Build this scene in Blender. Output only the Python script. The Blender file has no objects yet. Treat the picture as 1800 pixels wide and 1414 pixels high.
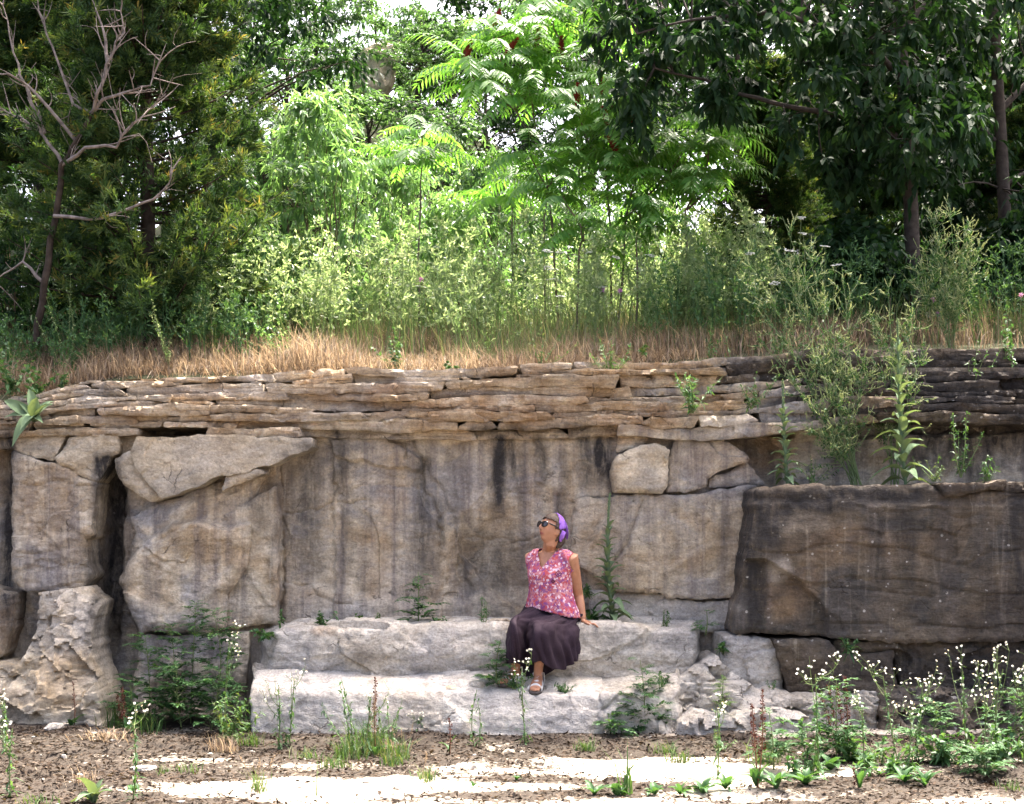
import bpy, bmesh, math, random
import numpy as np
from mathutils import Vector, Matrix

scene = bpy.context.scene
R = math.radians
# ------------------------------------------------------------------ camera
F = 2640.0            # focal length in photo pixels (photo 1800 x 1414)
CAMZ, HOR = 1.55, 910.0
cam_d = bpy.data.cameras.new('Camera'); cam = bpy.data.objects.new('Camera', cam_d)
scene.collection.objects.link(cam); scene.camera = cam
cam.location = (0, 0, CAMZ); cam.rotation_euler = (R(90), 0, 0)
cam_d.sensor_width = 36.0; cam_d.lens = 36.0 * F / 1800.0
cam_d.shift_y = (HOR - 707.0) / 1800.0
cam_d.clip_end = 2000; cam_d.clip_start = .1
scene.render.resolution_x, scene.render.resolution_y = 1024, 804
# ------------------------------------------------------------------ light
SUN_EL, SUN_AZ = R(64), R(34)         # azimuth measured from +Y towards +X
sd = Vector((math.sin(SUN_AZ) * math.cos(SUN_EL), math.cos(SUN_AZ) * math.cos(SUN_EL), math.sin(SUN_EL)))
world = bpy.data.worlds.new('World'); scene.world = world; world.use_nodes = True
wn = world.node_tree; wn.nodes.clear()
sky = wn.nodes.new('ShaderNodeTexSky'); sky.sky_type = 'NISHITA'; sky.sun_disc = False
sky.sun_elevation = SUN_EL; sky.sun_rotation = SUN_AZ; sky.air_density = .4; sky.dust_density = 8.0; sky.ozone_density = .2
bg = wn.nodes.new('ShaderNodeBackground'); bg.inputs[1].default_value = .15
wo = wn.nodes.new('ShaderNodeOutputWorld')
wn.links.new(sky.outputs[0], bg.inputs[0]); wn.links.new(bg.outputs[0], wo.inputs[0])
sl = bpy.data.lights.new('sun', 'SUN'); sl.energy = 2.2; sl.angle = R(.55); sl.color = (1, .93, .82)
so = bpy.data.objects.new('sun', sl); scene.collection.objects.link(so)
so.rotation_euler = (-sd).to_track_quat('-Z', 'Y').to_euler(); so.location = (5, 20, 30)
vs = scene.view_settings
vs.view_transform = 'Standard'; vs.look = 'None'; vs.exposure = 3.0; vs.gamma = 1.0; vs.use_curve_mapping = False

# ------------------------------------------------------------------ helpers
COL = scene.collection
rng = np.random.default_rng(7)

def at(px, py, Y):
    return Vector(((px - 900.) / F * Y, Y, CAMZ + (HOR - py) / F * Y))

def gnd(px, py, z=0.):
    Y = (CAMZ - z) * F / (py - HOR)
    return Vector(((px - 900.) / F * Y, Y, z))

def _hash(i, j, k, s):
    n = (i.astype(np.int64) * 374761393 + j.astype(np.int64) * 668265263 + k.astype(np.int64) * 2147483647 + s * 974634777) & 0xffffffff
    n = ((n ^ (n >> 13)) * 1274126177) & 0xffffffff
    n = ((n ^ (n >> 16)) * 2246822519) & 0xffffffff
    n = n ^ (n >> 15)
    return (n & 0xffff).astype(np.float64) / 32767.5 - 1.0

def vnoise(x, y, z, s=0):
    x, y, z = np.broadcast_arrays(np.asarray(x, float), np.asarray(y, float), np.asarray(z, float))
    i, j, k = np.floor(x), np.floor(y), np.floor(z)
    u, v, w = x - i, y - j, z - k
    u = u * u * (3 - 2 * u); v = v * v * (3 - 2 * v); w = w * w * (3 - 2 * w)
    r = 0
    for a in (0, 1):
        for b in (0, 1):
            for c in (0, 1):
                r = r + _hash(i + a, j + b, k + c, s) * (u if a else 1 - u) * (v if b else 1 - v) * (w if c else 1 - w)
    return r

def fbm(x, y, z, oct=4, s=0, gain=.5):
    r = 0; a = 1.; f = 1.
    for o in range(oct):
        r = r + a * vnoise(x * f, y * f, z * f, s + o * 17); a *= gain; f *= 2.03
    return r

def facets(x, z, s, tilt=.5):
    """broken rock: every cell its own offset and tilt, sharp steps between"""
    wx_ = x + .18 * vnoise(x * 2.3, z * 2.3, 1., s + 1); wz_ = z + .18 * vnoise(x * 2.3, z * 2.3, 5., s + 2)
    i0, j0 = np.floor(wx_), np.floor(wz_); best = np.full(x.shape, 9.); out = np.zeros(x.shape)
    for a in (-1, 0, 1):
        for b in (-1, 0, 1):
            i, j = i0 + a, j0 + b; o = np.zeros_like(i)
            fx = i + .5 + .45 * _hash(i, j, o, s + 3); fz = j + .5 + .45 * _hash(i, j, o, s + 4)
            d = (wx_ - fx)**2 + (wz_ - fz)**2; k = d < best
            h = _hash(i, j, o, s + 5) + tilt * 2 * (_hash(i, j, o, s + 6) * (wx_ - fx) + (.5 + _hash(i, j, o, s + 7)) * (wz_ - fz))
            out = np.where(k, h, out); best = np.where(k, d, best)
    return out

def sstep(a, b, x):
    t = np.clip((x - a) / (b - a), 0, 1); return t * t * (3 - 2 * t)

def sdf_poly(px, pz, poly):
    """signed distance, positive inside"""
    P = np.asarray(poly, float); n = len(P)
    d = np.full(px.shape, 1e9); inside = np.zeros(px.shape, bool)
    for i in range(n):
        a = P[i]; b = P[(i + 1) % n]; e = b - a
        wx, wz = px - a[0], pz - a[1]
        t = np.clip((wx * e[0] + wz * e[1]) / (e @ e + 1e-12), 0, 1)
        d = np.minimum(d, (wx - t * e[0])**2 + (wz - t * e[1])**2)
        c = (a[1] > pz) != (b[1] > pz)
        xi = a[0] + (pz - a[1]) * (e[0]) / (e[1] if abs(e[1]) > 1e-12 else 1e-12)
        inside ^= c & (px < xi)
    d = np.sqrt(d)
    return np.where(inside, d, -d)

def dist_line(px, pz, pts):
    d = np.full(px.shape, 1e9)
    for a, b in zip(pts[:-1], pts[1:]):
        a = np.array(a, float); e = np.array(b, float) - a
        wx, wz = px - a[0], pz - a[1]
        t = np.clip((wx * e[0] + wz * e[1]) / (e @ e + 1e-12), 0, 1)
        d = np.minimum(d, np.hypot(wx - t * e[0], wz - t * e[1]))
    return d

def raw_mesh(name, V, faces, mats=(), attrs=None, fmat=None, smooth=False, sharp=None):
    """faces: list of int arrays (n,k)"""
    me = bpy.data.meshes.new(name)
    V = np.asarray(V, np.float32)
    me.vertices.add(len(V)); me.vertices.foreach_set('co', V.ravel())
    faces = [np.asarray(f, np.int32) for f in faces if len(f)]
    loops = np.concatenate([f.ravel() for f in faces])
    tot = np.concatenate([np.full(len(f), f.shape[1], np.int32) for f in faces])
    start = np.concatenate([[0], np.cumsum(tot)[:-1]]).astype(np.int32)
    me.loops.add(len(loops)); me.loops.foreach_set('vertex_index', loops)
    me.polygons.add(len(tot)); me.polygons.foreach_set('loop_start', start)
    if fmat is not None:
        me.polygons.foreach_set('material_index', np.concatenate([np.broadcast_to(m, len(f)) for m, f in zip(fmat, faces)]).astype(np.int32))
    if smooth:
        me.polygons.foreach_set('use_smooth', np.ones(len(tot), bool))
    me.update(calc_edges=True)
    for m in mats: me.materials.append(m)
    for k, a in (attrs or {}).items():
        a = np.asarray(a, np.float32)
        if a.ndim == 1:
            at_ = me.attributes.new(k, 'FLOAT', 'POINT'); at_.data.foreach_set('value', a)
        else:
            at_ = me.attributes.new(k, 'FLOAT_COLOR', 'POINT')
            c = np.ones((len(a), 4), np.float32); c[:, :3] = a; at_.data.foreach_set('color', c.ravel())
    if sharp: me.set_sharp_from_angle(angle=R(sharp))
    me.validate()
    return me

def put(name, me, parent=None, loc=None):
    o = bpy.data.objects.new(name, me); COL.objects.link(o)
    if parent: o.parent = parent
    if loc is not None: o.location = loc
    return o

def tag(o, label, cat, group=None):
    o['label'] = label; o['category'] = cat
    if group: o['group'] = group
    return o

def thing(name, label, cat, loc=(0, 0, 0), group=None, rz=0):
    o = bpy.data.objects.new(name, None); COL.objects.link(o)
    o.location = loc; o.rotation_euler = (0, 0, rz); o.empty_display_size = .1
    return tag(o, label, cat, group)

def nrm(a):
    return a / (np.linalg.norm(a, axis=-1, keepdims=True) + 1e-12)

class MB:
    def __init__(s): s.V = []; s.F = []; s.M = []; s.C = []; s.n = 0
    def add(s, V, Fs, c=.5, m=0):
        V = np.asarray(V, float)
        s.V.append(V); s.C.append(np.broadcast_to(c, len(V)))
        s.F.append(np.asarray(Fs) + s.n); s.M.append(m); s.n += len(V)
    def tube(s, pts, rad, sides=5, c=.5, m=0):
        P = np.asarray(pts, float); n = len(P)
        r = np.broadcast_to(np.asarray(rad, float), n)
        T = nrm(np.gradient(P, axis=0))
        ref = np.array([0, 0, 1.]) if abs(T[:, 2]).mean() < .8 else np.array([1., 0, 0])
        A = nrm(np.cross(T, ref)); B = np.cross(T, A)
        t = np.arange(sides) * 2 * math.pi / sides
        V = P[:, None] + r[:, None, None] * (np.cos(t)[None, :, None] * A[:, None] + np.sin(t)[None, :, None] * B[:, None])
        i = np.arange(n - 1)[:, None] * sides; j = np.arange(sides)[None]
        k = (j + 1) % sides
        q = np.stack([i + j, i + k, i + sides + k, i + sides + j], -1).reshape(-1, 4)
        s.add(V.reshape(-1, 3), q, c, m)
    def leaves(s, P, D, N, L, W, droop=.12, fold=.25, c=None, m=0, wide=.45):
        P = np.asarray(P, float); n = len(P)
        D = nrm(np.asarray(D, float)); S = nrm(np.cross(D, N)); U = np.cross(S, D)
        L = np.broadcast_to(np.asarray(L, float), n)[:, None]; W = np.broadcast_to(np.asarray(W, float), n)[:, None]
        mid = P + D * L * wide - U * W * fold * .5
        l = P + D * L * wide - S * W * .5; r = P + D * L * wide + S * W * .5
        tip = P + D * L - U * L * droop - np.array([0, 0, 1.]) * L * droop
        V = np.stack([P, l, mid, r, tip], 1).reshape(-1, 3)
        b = np.arange(n)[:, None] * 5
        f = np.concatenate([b + [0, 2, 1], b + [0, 3, 2], b + [1, 2, 4], b + [2, 3, 4]])
        cc = rng.random(n) if c is None else np.broadcast_to(c, n)
        s.add(V, f, np.repeat(cc, 5), m)
    def cards(s, P, D, N, L, W, c=None, m=0):
        """thin blades, two triangles"""
        P = np.asarray(P, float); n = len(P)
        D = nrm(np.asarray(D, float)); S = nrm(np.cross(D, N)); U = np.cross(S, D)
        L = np.broadcast_to(np.asarray(L, float), n)[:, None]; W = np.broadcast_to(np.asarray(W, float), n)[:, None]
        V = np.stack([P, P + D * L * .45 - S * W * .5 + U * L * .06, P + D * L, P + D * L * .45 + S * W * .5 + U * L * .06], 1).reshape(-1, 3)
        b = np.arange(n)[:, None] * 4
        f = np.concatenate([b + [0, 1, 2], b + [0, 2, 3]])
        cc = rng.random(n) if c is None else np.broadcast_to(c, n)
        s.add(V, f, np.repeat(cc, 4), m)
    def mesh(s, name, mats, smooth=False):
        return raw_mesh(name, np.concatenate(s.V), s.F, mats, {'rnd': np.concatenate(s.C)}, s.M, smooth)

def rv(n, z=0., s=1.):
    v = rng.normal(size=(n, 3)) * s; v[:, 2] += z; return v

def bez(a, b, c, n=6):
    t = np.linspace(0, 1, n)[:, None]; a, b, c = (np.asarray(q, float) for q in (a, b, c))
    return (1 - t)**2 * a + 2 * t * (1 - t) * b + t * t * c

# ------------------------------------------------------------------ materials
def newmat(name):
    m = bpy.data.materials.new(name); m.use_nodes = True
    nt = m.node_tree; nt.nodes.clear()
    out = nt.nodes.new('ShaderNodeOutputMaterial')
    return m, nt, out

def nd(nt, typ, **kw):
    n = nt.nodes.new(typ)
    for k, v in kw.items():
        if k.startswith('i_'): n.inputs[int(k[2:]) if k[2:].isdigit() else k[2:].replace('_', ' ')].default_value = v
        else: setattr(n, k, v)
    return n

def ramp(nt, stops, fac=None, interp='LINEAR'):
    n = nt.nodes.new('ShaderNodeValToRGB'); cr = n.color_ramp; cr.interpolation = interp
    while len(cr.elements) < len(stops): cr.elements.new(.5)
    for e, (p, c) in zip(cr.elements, stops):
        e.position = p; e.color = (*c, 1) if len(c) == 3 else c
    if fac is not None: nt.links.new(fac, n.inputs[0])
    return n

def g(v): return (v, v, v)

def mix(nt, fac, a, b, mode='MIX'):
    n = nt.nodes.new('ShaderNodeMix'); n.data_type = 'RGBA'; n.blend_type = mode
    for sock, v in ((n.inputs[0], fac), (n.inputs[6], a), (n.inputs[7], b)):
        if hasattr(v, 'links'): nt.links.new(v, sock)
        elif isinstance(v, (int, float)): sock.default_value = v
        else: sock.default_value = (*v, 1)
    return n.outputs[2]

def math_n(nt, op, a, b=None, clamp=False):
    n = nt.nodes.new('ShaderNodeMath'); n.operation = op; n.use_clamp = clamp
    for s_, v in zip(n.inputs, (a, b)):
        if v is None: continue
        if hasattr(v, 'links'): nt.links.new(v, s_)
        else: s_.default_value = v
    return n.outputs[0]

def noise(nt, co, scale, detail=4, rough=.55, mapscale=None, dist=0.):
    if mapscale:
        mp = nt.nodes.new('ShaderNodeMapping'); mp.inputs['Scale'].default_value = mapscale
        nt.links.new(co, mp.inputs[0]); co = mp.outputs[0]
    n = nt.nodes.new('ShaderNodeTexNoise'); n.inputs['Scale'].default_value = scale
    n.inputs['Detail'].default_value = detail; n.inputs['Roughness'].default_value = rough; n.inputs['Distortion'].default_value = dist
    nt.links.new(co, n.inputs['Vector']); return n.outputs[0]

def leafmat(name, stops, trans=.35, rough=.5, spec=.25, tcol=None):
    m, nt, out = newmat(name)
    a = nd(nt, 'ShaderNodeAttribute', attribute_name='rnd')
    rp = ramp(nt, stops, a.outputs['Fac'])
    b = nd(nt, 'ShaderNodeBsdfPrincipled', i_Roughness=rough)
    b.inputs['Specular IOR Level'].default_value = spec
    nt.links.new(rp.outputs[0], b.inputs['Base Color'])
    t = nd(nt, 'ShaderNodeBsdfTranslucent')
    tc = mix(nt, 1., rp.outputs[0], tcol or (1.5, 1.35, .6), 'MULTIPLY')
    nt.links.new(tc, t.inputs[0])
    ms = nd(nt, 'ShaderNodeMixShader', i_0=trans)
    nt.links.new(b.outputs[0], ms.inputs[1]); nt.links.new(t.outputs[0], ms.inputs[2])
    nt.links.new(ms.outputs[0], out.inputs[0]); return m

def plain(name, col, rough=.6, nscale=20, var=.25, bump=.0, spec=.4):
    m, nt, out = newmat(name)
    tc = nd(nt, 'ShaderNodeTexCoord'); n = noise(nt, tc.outputs['Object'], nscale)
    d = tuple(c * (1 - var) for c in col); l = tuple(min(1, c * (1 + var)) for c in col)
    rp = ramp(nt, [(.3, d), (.7, l)], n)
    b = nd(nt, 'ShaderNodeBsdfPrincipled', i_Roughness=rough); b.inputs['Specular IOR Level'].default_value = spec
    nt.links.new(rp.outputs[0], b.inputs['Base Color'])
    if bump:
        bp = nd(nt, 'ShaderNodeBump', i_Strength=bump, i_Distance=.01)
        nt.links.new(n, bp.inputs['Height']); nt.links.new(bp.outputs[0], b.inputs['Normal'])
    nt.links.new(b.outputs[0], out.inputs[0]); return m

def rockmat(name, c1, c2, c3, streak=1., dark=(.035, .032, .03), specks=.0, bumpk=1., bed=.12):
    m, nt, out = newmat(name); L = nt.links
    tc = nd(nt, 'ShaderNodeTexCoord'); co = tc.outputs['Object']
    oi = nd(nt, 'ShaderNodeObjectInfo')
    at_ = nd(nt, 'ShaderNodeAttribute', attribute_name='Col')
    sp = nd(nt, 'ShaderNodeSeparateColor'); L.new(at_.outputs['Color'], sp.inputs[0])
    n1 = noise(nt, co, 1.6, 7, .62, (1, 1, 1.25), .6)
    base = ramp(nt, [(.38, c1), (.5, c2), (.61, c3)], n1).outputs[0]
    # per piece brightness
    pr = ramp(nt, [(0, g(.86)), (1, g(1.12))], oi.outputs['Random']).outputs[0]
    base = mix(nt, 1., base, pr, 'MULTIPLY')
    n2 = noise(nt, co, 7, 8, .65, (1, 1, 1.7), .4)
    base = mix(nt, .8, base, ramp(nt, [(.25, g(.22)), (.5, g(.5)), (.75, g(.8))], n2).outputs[0], 'OVERLAY')
    # fine horizontal bedding
    nbed = noise(nt, co, 1., 5, .6, (1.6, 1.6, 38), .4)
    base = mix(nt, .6 * bed, base, ramp(nt, [(.3, g(.2)), (.5, g(.5)), (.7, g(.75))], nbed).outputs[0], 'OVERLAY')
    # ochre and pale patches
    nb = noise(nt, co, 5, 6, .7)
    ok = math_n(nt, 'MULTIPLY', sp.outputs[1], ramp(nt, [(.35, g(.25)), (.6, g(1))], nb).outputs[0])
    base = mix(nt, ok, base, (.30, .185, .095))
    pk = math_n(nt, 'MULTIPLY', sp.outputs[2], ramp(nt, [(.3, g(.45)), (.6, g(1))], nb).outputs[0])
    base = mix(nt, pk, base, (.54, .495, .435))
    # water streaks (vertical)
    s1 = noise(nt, co, 1., 6, .6, (9, 5, .55), .35)
    sk = ramp(nt, [(.46, g(0)), (.66, g(1))], s1).outputs[0]
    sk = math_n(nt, 'MULTIPLY', sk, .72 * streak)
    base = mix(nt, sk, base, (.145, .122, .115))
    s3 = noise(nt, co, 1.3, 5, .6, (14, 5, .8), .3)
    base = mix(nt, math_n(nt, 'MULTIPLY', ramp(nt, [(.58, g(0)), (.72, g(1))], s3).outputs[0], .55 * streak), base, (.54, .47, .36))
    # laid out dark stains and crevices, broken up
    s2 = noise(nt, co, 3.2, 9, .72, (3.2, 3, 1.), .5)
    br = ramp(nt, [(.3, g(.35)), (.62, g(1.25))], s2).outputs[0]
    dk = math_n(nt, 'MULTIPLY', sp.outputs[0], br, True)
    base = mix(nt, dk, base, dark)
    # fine grain
    n4 = noise(nt, co, 55, 6, .7)
    base = mix(nt, .5, base, ramp(nt, [(.30, g(.2)), (.5, g(.5)), (.70, g(.8))], n4).outputs[0], 'OVERLAY')
    n5 = noise(nt, co, 22, 8, .75)
    base = mix(nt, ramp(nt, [(.62, g(0)), (.70, g(.4))], n5).outputs[0], base, (.13, .10, .08))
    # flecks and chipped patches of several sizes
    n6 = noise(nt, co, 11, 12, .82, (1, 1, 1.4))
    base = mix(nt, ramp(nt, [(.565, g(0)), (.60, g(.5)), (.68, g(.75))], n6).outputs[0], base, mix(nt, 1., base, (.50, .46, .43), 'MULTIPLY'))
    base = mix(nt, ramp(nt, [(.32, g(.6)), (.40, g(.35)), (.43, g(0))], n6).outputs[0], base, mix(nt, 1., base, (1.35, 1.32, 1.28), 'MULTIPLY'))
    # lichen spots and pits
    vo = nd(nt, 'ShaderNodeTexVoronoi', i_Scale=16.); L.new(co, vo.inputs['Vector'])
    spm = math_n(nt, 'MULTIPLY', ramp(nt, [(.12, g(1)), (.2, g(0))], vo.outputs['Distance']).outputs[0], ramp(nt, [(.52, g(0)), (.6, g(1))], n2).outputs[0])
    base = mix(nt, math_n(nt, 'MULTIPLY', spm, .25 + specks), base, (.5, .47, .42))
    # hairline cracks
    wq = nd(nt, 'ShaderNodeTexNoise', i_Scale=3.); wq.inputs['Detail'].default_value = 5; L.new(co, wq.inputs['Vector'])
    va = nd(nt, 'ShaderNodeVectorMath', operation='MULTIPLY_ADD'); va.inputs[1].default_value = (.5, .5, .5); L.new(wq.outputs['Color'], va.inputs[0]); L.new(co, va.inputs[2])
    vc = nd(nt, 'ShaderNodeTexVoronoi', feature='DISTANCE_TO_EDGE', i_Scale=2.3); L.new(va.outputs[0], vc.inputs['Vector'])
    ck = ramp(nt, [(.0, g(1)), (.014, g(0))], vc.outputs['Distance']).outputs[0]
    ck = math_n(nt, 'MULTIPLY', ck, ramp(nt, [(.54, g(0)), (.63, g(1))], nb).outputs[0])
    base = mix(nt, math_n(nt, 'MULTIPLY', ck, .7), base, (.06, .048, .038))
    b = nd(nt, 'ShaderNodeBsdfPrincipled', i_Roughness=.92); b.inputs['Specular IOR Level'].default_value = .2
    L.new(base, b.inputs['Base Color'])
    h1 = noise(nt, co, 9, 9, .68, (1, 1, 2.2), .3)
    bp = nd(nt, 'ShaderNodeBump', i_Strength=.75 * bumpk, i_Distance=.035); vh = nd(nt, 'ShaderNodeTexVoronoi', i_Scale=7.); L.new(va.outputs[0], vh.inputs['Vector'])
    h1 = math_n(nt, 'ADD', h1, math_n(nt, 'ADD', math_n(nt, 'MULTIPLY', vh.outputs['Distance'], .5), math_n(nt, 'MULTIPLY', n6, .6)))
    L.new(math_n(nt, 'SUBTRACT', math_n(nt, 'ADD', h1, math_n(nt, 'MULTIPLY', nbed, bed * .9)), math_n(nt, 'MULTIPLY', ck, .5)), bp.inputs['Height'])
    bp2 = nd(nt, 'ShaderNodeBump', i_Strength=.6 * bumpk, i_Distance=.008); L.new(n4, bp2.inputs['Height']); L.new(bp.outputs[0], bp2.inputs['Normal'])
    L.new(bp2.outputs[0], b.inputs['Normal']); L.new(b.outputs[0], out.inputs[0])
    return m

M_rock = rockmat('limestone_tan', (.36, .275, .175), (.48, .41, .305), (.325, .30, .27), 1.)
M_clean = rockmat('limestone_clean', (.41, .325, .21), (.50, .425, .31), (.40, .355, .285), .25)
M_pale = rockmat('limestone_pale', (.43, .38, .305), (.53, .49, .42), (.39, .37, .34), .25, bumpk=1.2)
M_strata = rockmat('limestone_strata', (.40, .29, .175), (.51, .415, .29), (.44, .385, .31), .25, bumpk=1.2, bed=1.)
M_dark = rockmat('limestone_stained_shaded', (.075, .056, .038), (.128, .102, .072), (.065, .058, .05), .4, specks=.6, bumpk=1.2, bed=.4)  # stained rock, its colour darkened further to carry the tree's shade

# ------------------------------------------------------------------ stain layout, painted sun patches included (in photo coordinates on the rock)
# dark water stains, and dark tone in the left crevices and niche: (x, top, bottom, half width, strength)
STREAKS = [(505, 790, 1000, 12, .35), (545, 780, 1080, 22, .45), (597, 760, 900, 14, .5), (610, 850, 1080, 10, .3), (640, 900, 1080, 9, .2), (745, 800, 1090, 12, .55), (765, 880, 1060, 10, .45),
           (795, 790, 960, 8, .25), (872, 765, 950, 13, .75), (893, 770, 870, 9, .65), (908, 780, 1000, 10, .35), (945, 765, 880, 11, .6), (985, 790, 1000, 8, .3), (1025, 765, 885, 13, .7), (1052, 770, 880, 13, .85),
           (1070, 770, 900, 10, .7), (835, 930, 1090, 30, .45), (870, 960, 1090, 30, .45), (900, 930, 1090, 30, .3), (930, 930, 1080, 40, .25), (8, 760, 1250, 17, .85), (190, 800, 1250, 22, .75), (205, 810, 960, 9, .7), (160, 960, 1200, 12, .5),
           (460, 830, 1000, 18, .35), (480, 850, 1100, 7, .35), (1185, 880, 1040, 9, .2), (1270, 900, 1060, 9, .25), (1325, 860, 1120, 16, .75), (1350, 870, 1000, 25, .7), (1540, 900, 1110, 14, .5), (1592, 880, 1120, 18, .45),
           (1660, 870, 1120, 20, .4), (1720, 900, 1120, 16, .45), (1790, 860, 1150, 25, .7), (1420, 900, 1000, 30, .3)]
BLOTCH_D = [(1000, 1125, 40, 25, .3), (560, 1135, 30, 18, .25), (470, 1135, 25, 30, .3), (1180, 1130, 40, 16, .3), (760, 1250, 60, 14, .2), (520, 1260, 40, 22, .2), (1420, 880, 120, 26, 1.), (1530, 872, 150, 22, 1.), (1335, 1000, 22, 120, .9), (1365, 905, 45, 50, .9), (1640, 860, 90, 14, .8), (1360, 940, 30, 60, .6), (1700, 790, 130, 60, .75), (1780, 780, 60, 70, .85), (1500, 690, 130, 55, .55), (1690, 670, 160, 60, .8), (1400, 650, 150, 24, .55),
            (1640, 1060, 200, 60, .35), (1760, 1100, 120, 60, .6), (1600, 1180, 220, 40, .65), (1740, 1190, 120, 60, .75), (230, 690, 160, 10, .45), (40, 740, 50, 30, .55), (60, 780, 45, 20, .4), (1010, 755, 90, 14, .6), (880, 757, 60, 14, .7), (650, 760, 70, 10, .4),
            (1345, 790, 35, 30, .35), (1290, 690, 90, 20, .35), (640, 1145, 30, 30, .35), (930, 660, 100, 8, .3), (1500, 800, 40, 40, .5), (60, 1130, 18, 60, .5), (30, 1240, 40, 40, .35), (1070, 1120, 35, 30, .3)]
BLOTCH_O = [(900, 720, 200, 40, .8), (700, 705, 150, 35, .7), (1100, 735, 120, 30, .7), (450, 735, 100, 20, .5), (1330, 790, 60, 50, .75), (1250, 810, 70, 40, .35), (690, 850, 30, 90, .45), (660, 980, 30, 80, .35), (380, 970, 50, 90, .3),
            (90, 900, 60, 90, .3), (1380, 1040, 40, 60, .35), (520, 1060, 60, 30, .25), (120, 1180, 60, 60, .25), (1420, 1010, 30, 80, .3), (1500, 960, 150, 40, .25), (200, 730, 90, 20, .5), (20, 1100, 25, 60, .6), (570, 1110, 25, 12, .5), (930, 860, 25, 60, .35)]
BLOTCH_P = [(790, 1128, 5, 22, .8), (803, 1142, 5, 26, .8), (815, 1126, 4, 20, .7), (775, 1120, 7, 11, .5), (730, 1135, 6, 14, .5), (720, 1120, 5, 16, .4), (620, 1075, 200, 26, .35), (835, 850, 8, 90, .5), (400, 800, 120, 35, .35), (980, 860, 12, 70, .35), (600, 1235, 250, 45, .5), (960, 1250, 250, 50, .35), (470, 1170, 60, 60, .4), (800, 1140, 120, 40, .35), (1250, 1290, 80, 40, .9), (1220, 1075, 80, 25, .5),  # pale stone marks, plus sunlit spots painted onto ledge and rocks
            (110, 1090, 50, 60, .4), (1370, 1000, 30, 30, .5), (930, 935, 35, 14, .5), (400, 690, 200, 8, .4), (1300, 1170, 60, 40, .5), (1340, 1240, 70, 40, .6), (600, 725, 60, 6, .5), (850, 690, 120, 5, .4), (700, 1030, 40, 40, .25), (1020, 900, 16, 30, .3)]

def stain_and_sun(px, py):
    wob = 7 * fbm(px / 60., py / 90., 0, 3, 5)
    r = np.zeros(px.shape); gch = np.zeros(px.shape); b = np.zeros(px.shape)
    for x, t, bo, w, s in STREAKS:
        k = sstep(t - 14, t + 8, py) * (1 - sstep(bo - (bo - t) * .5, bo, py))
        r = np.maximum(r, min(1, s * 1.3) * k * np.exp(-(((px + wob - x) / (w * 1.25))**2) ** 1.3))
    n = fbm(px / 40., py / 40., 3., 4, 9)
    for arr, L in ((r, BLOTCH_D), (gch, BLOTCH_O), (b, BLOTCH_P)):
        for x, y, rx, ry, s in L:
            q = ((px - x) / rx)**2 + ((py - y) / ry)**2
            np.maximum(arr, s * sstep(1.25, .15, q + .45 * n), out=arr)
    return np.stack([np.clip(r, 0, 1), np.clip(gch, 0, 1), np.clip(b, 0, 1)], -1)

def to_px(X, Y, Z):
    return 900 + F * X / Y, HOR - F * (Z - CAMZ) / Y

# ------------------------------------------------------------------ structure: ground, hill, cliff
def axis(segs):
    out = []
    for a, b, st in segs:
        n = max(1, int(round((b - a) / st))); out += list(np.linspace(a, b, n, endpoint=False))
    out.append(segs[-1][1]); return np.array(out)

def grid_faces(nx, ny):
    i = np.arange(ny - 1)[:, None] * nx; j = np.arange(nx - 1)[None]
    return np.stack([i + j, i + j + 1, i + nx + j + 1, i + nx + j], -1).reshape(-1, 4)

def floor_z(X, Y):
    n = fbm(X * .9, Y * 1.5, 0, 4, 31)
    st = sstep(-.1, .1, n + .4 * fbm(X * 5, Y * 6, 2, 3, 33))       # slab edges of the quarry floor
    z = .022 * st + .012 * fbm(X * 2.2, Y * 2.2, 1, 4, 41) + .03 * sstep(9.9, 10.6, Y)
    return z * (np.abs(Y - 9) < 6)

def litter_mask(X, Y):
    px, py = to_px(X, np.maximum(Y, 1.), np.zeros_like(X))
    n = fbm(X * .75, Y * 2.0, 0, 5, 51, .58)
    m = n * .75 + .02
    m = m + .75 * sstep(560, 160, px) * sstep(1300, 1330, py)            # brown litter in the left corner
    m = m + .55 * np.exp(-((py - 1312) / 16)**2) + .42 * sstep(1220, 1500, px)
    m = m - .55 * np.exp(-((px - 780) / 420)**2) * sstep(1335, 1365, py)
    m = m - .5 * np.exp(-((py - 1345) / 14)**2 - ((px - 1050) / 220)**2)
    return m

gx = axis([(-160, -8, 12), (-8, -4.4, .3), (-4.4, 4.4, .022), (4.4, 8, .3), (8, 160, 12)])
gy = axis([(-160, -10, 12), (-10, 7.4, .5), (7.4, 11.2, .022), (11.2, 14, .5)])
X, Y = np.meshgrid(gx, gy)
Z = floor_z(X, Y); lm = litter_mask(X, Y)
Z = Z + .012 * sstep(0, .25, lm) * (.6 + .4 * vnoise(X * 22, Y * 22, 0, 3)) * (np.abs(Y - 9) < 6)

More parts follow.
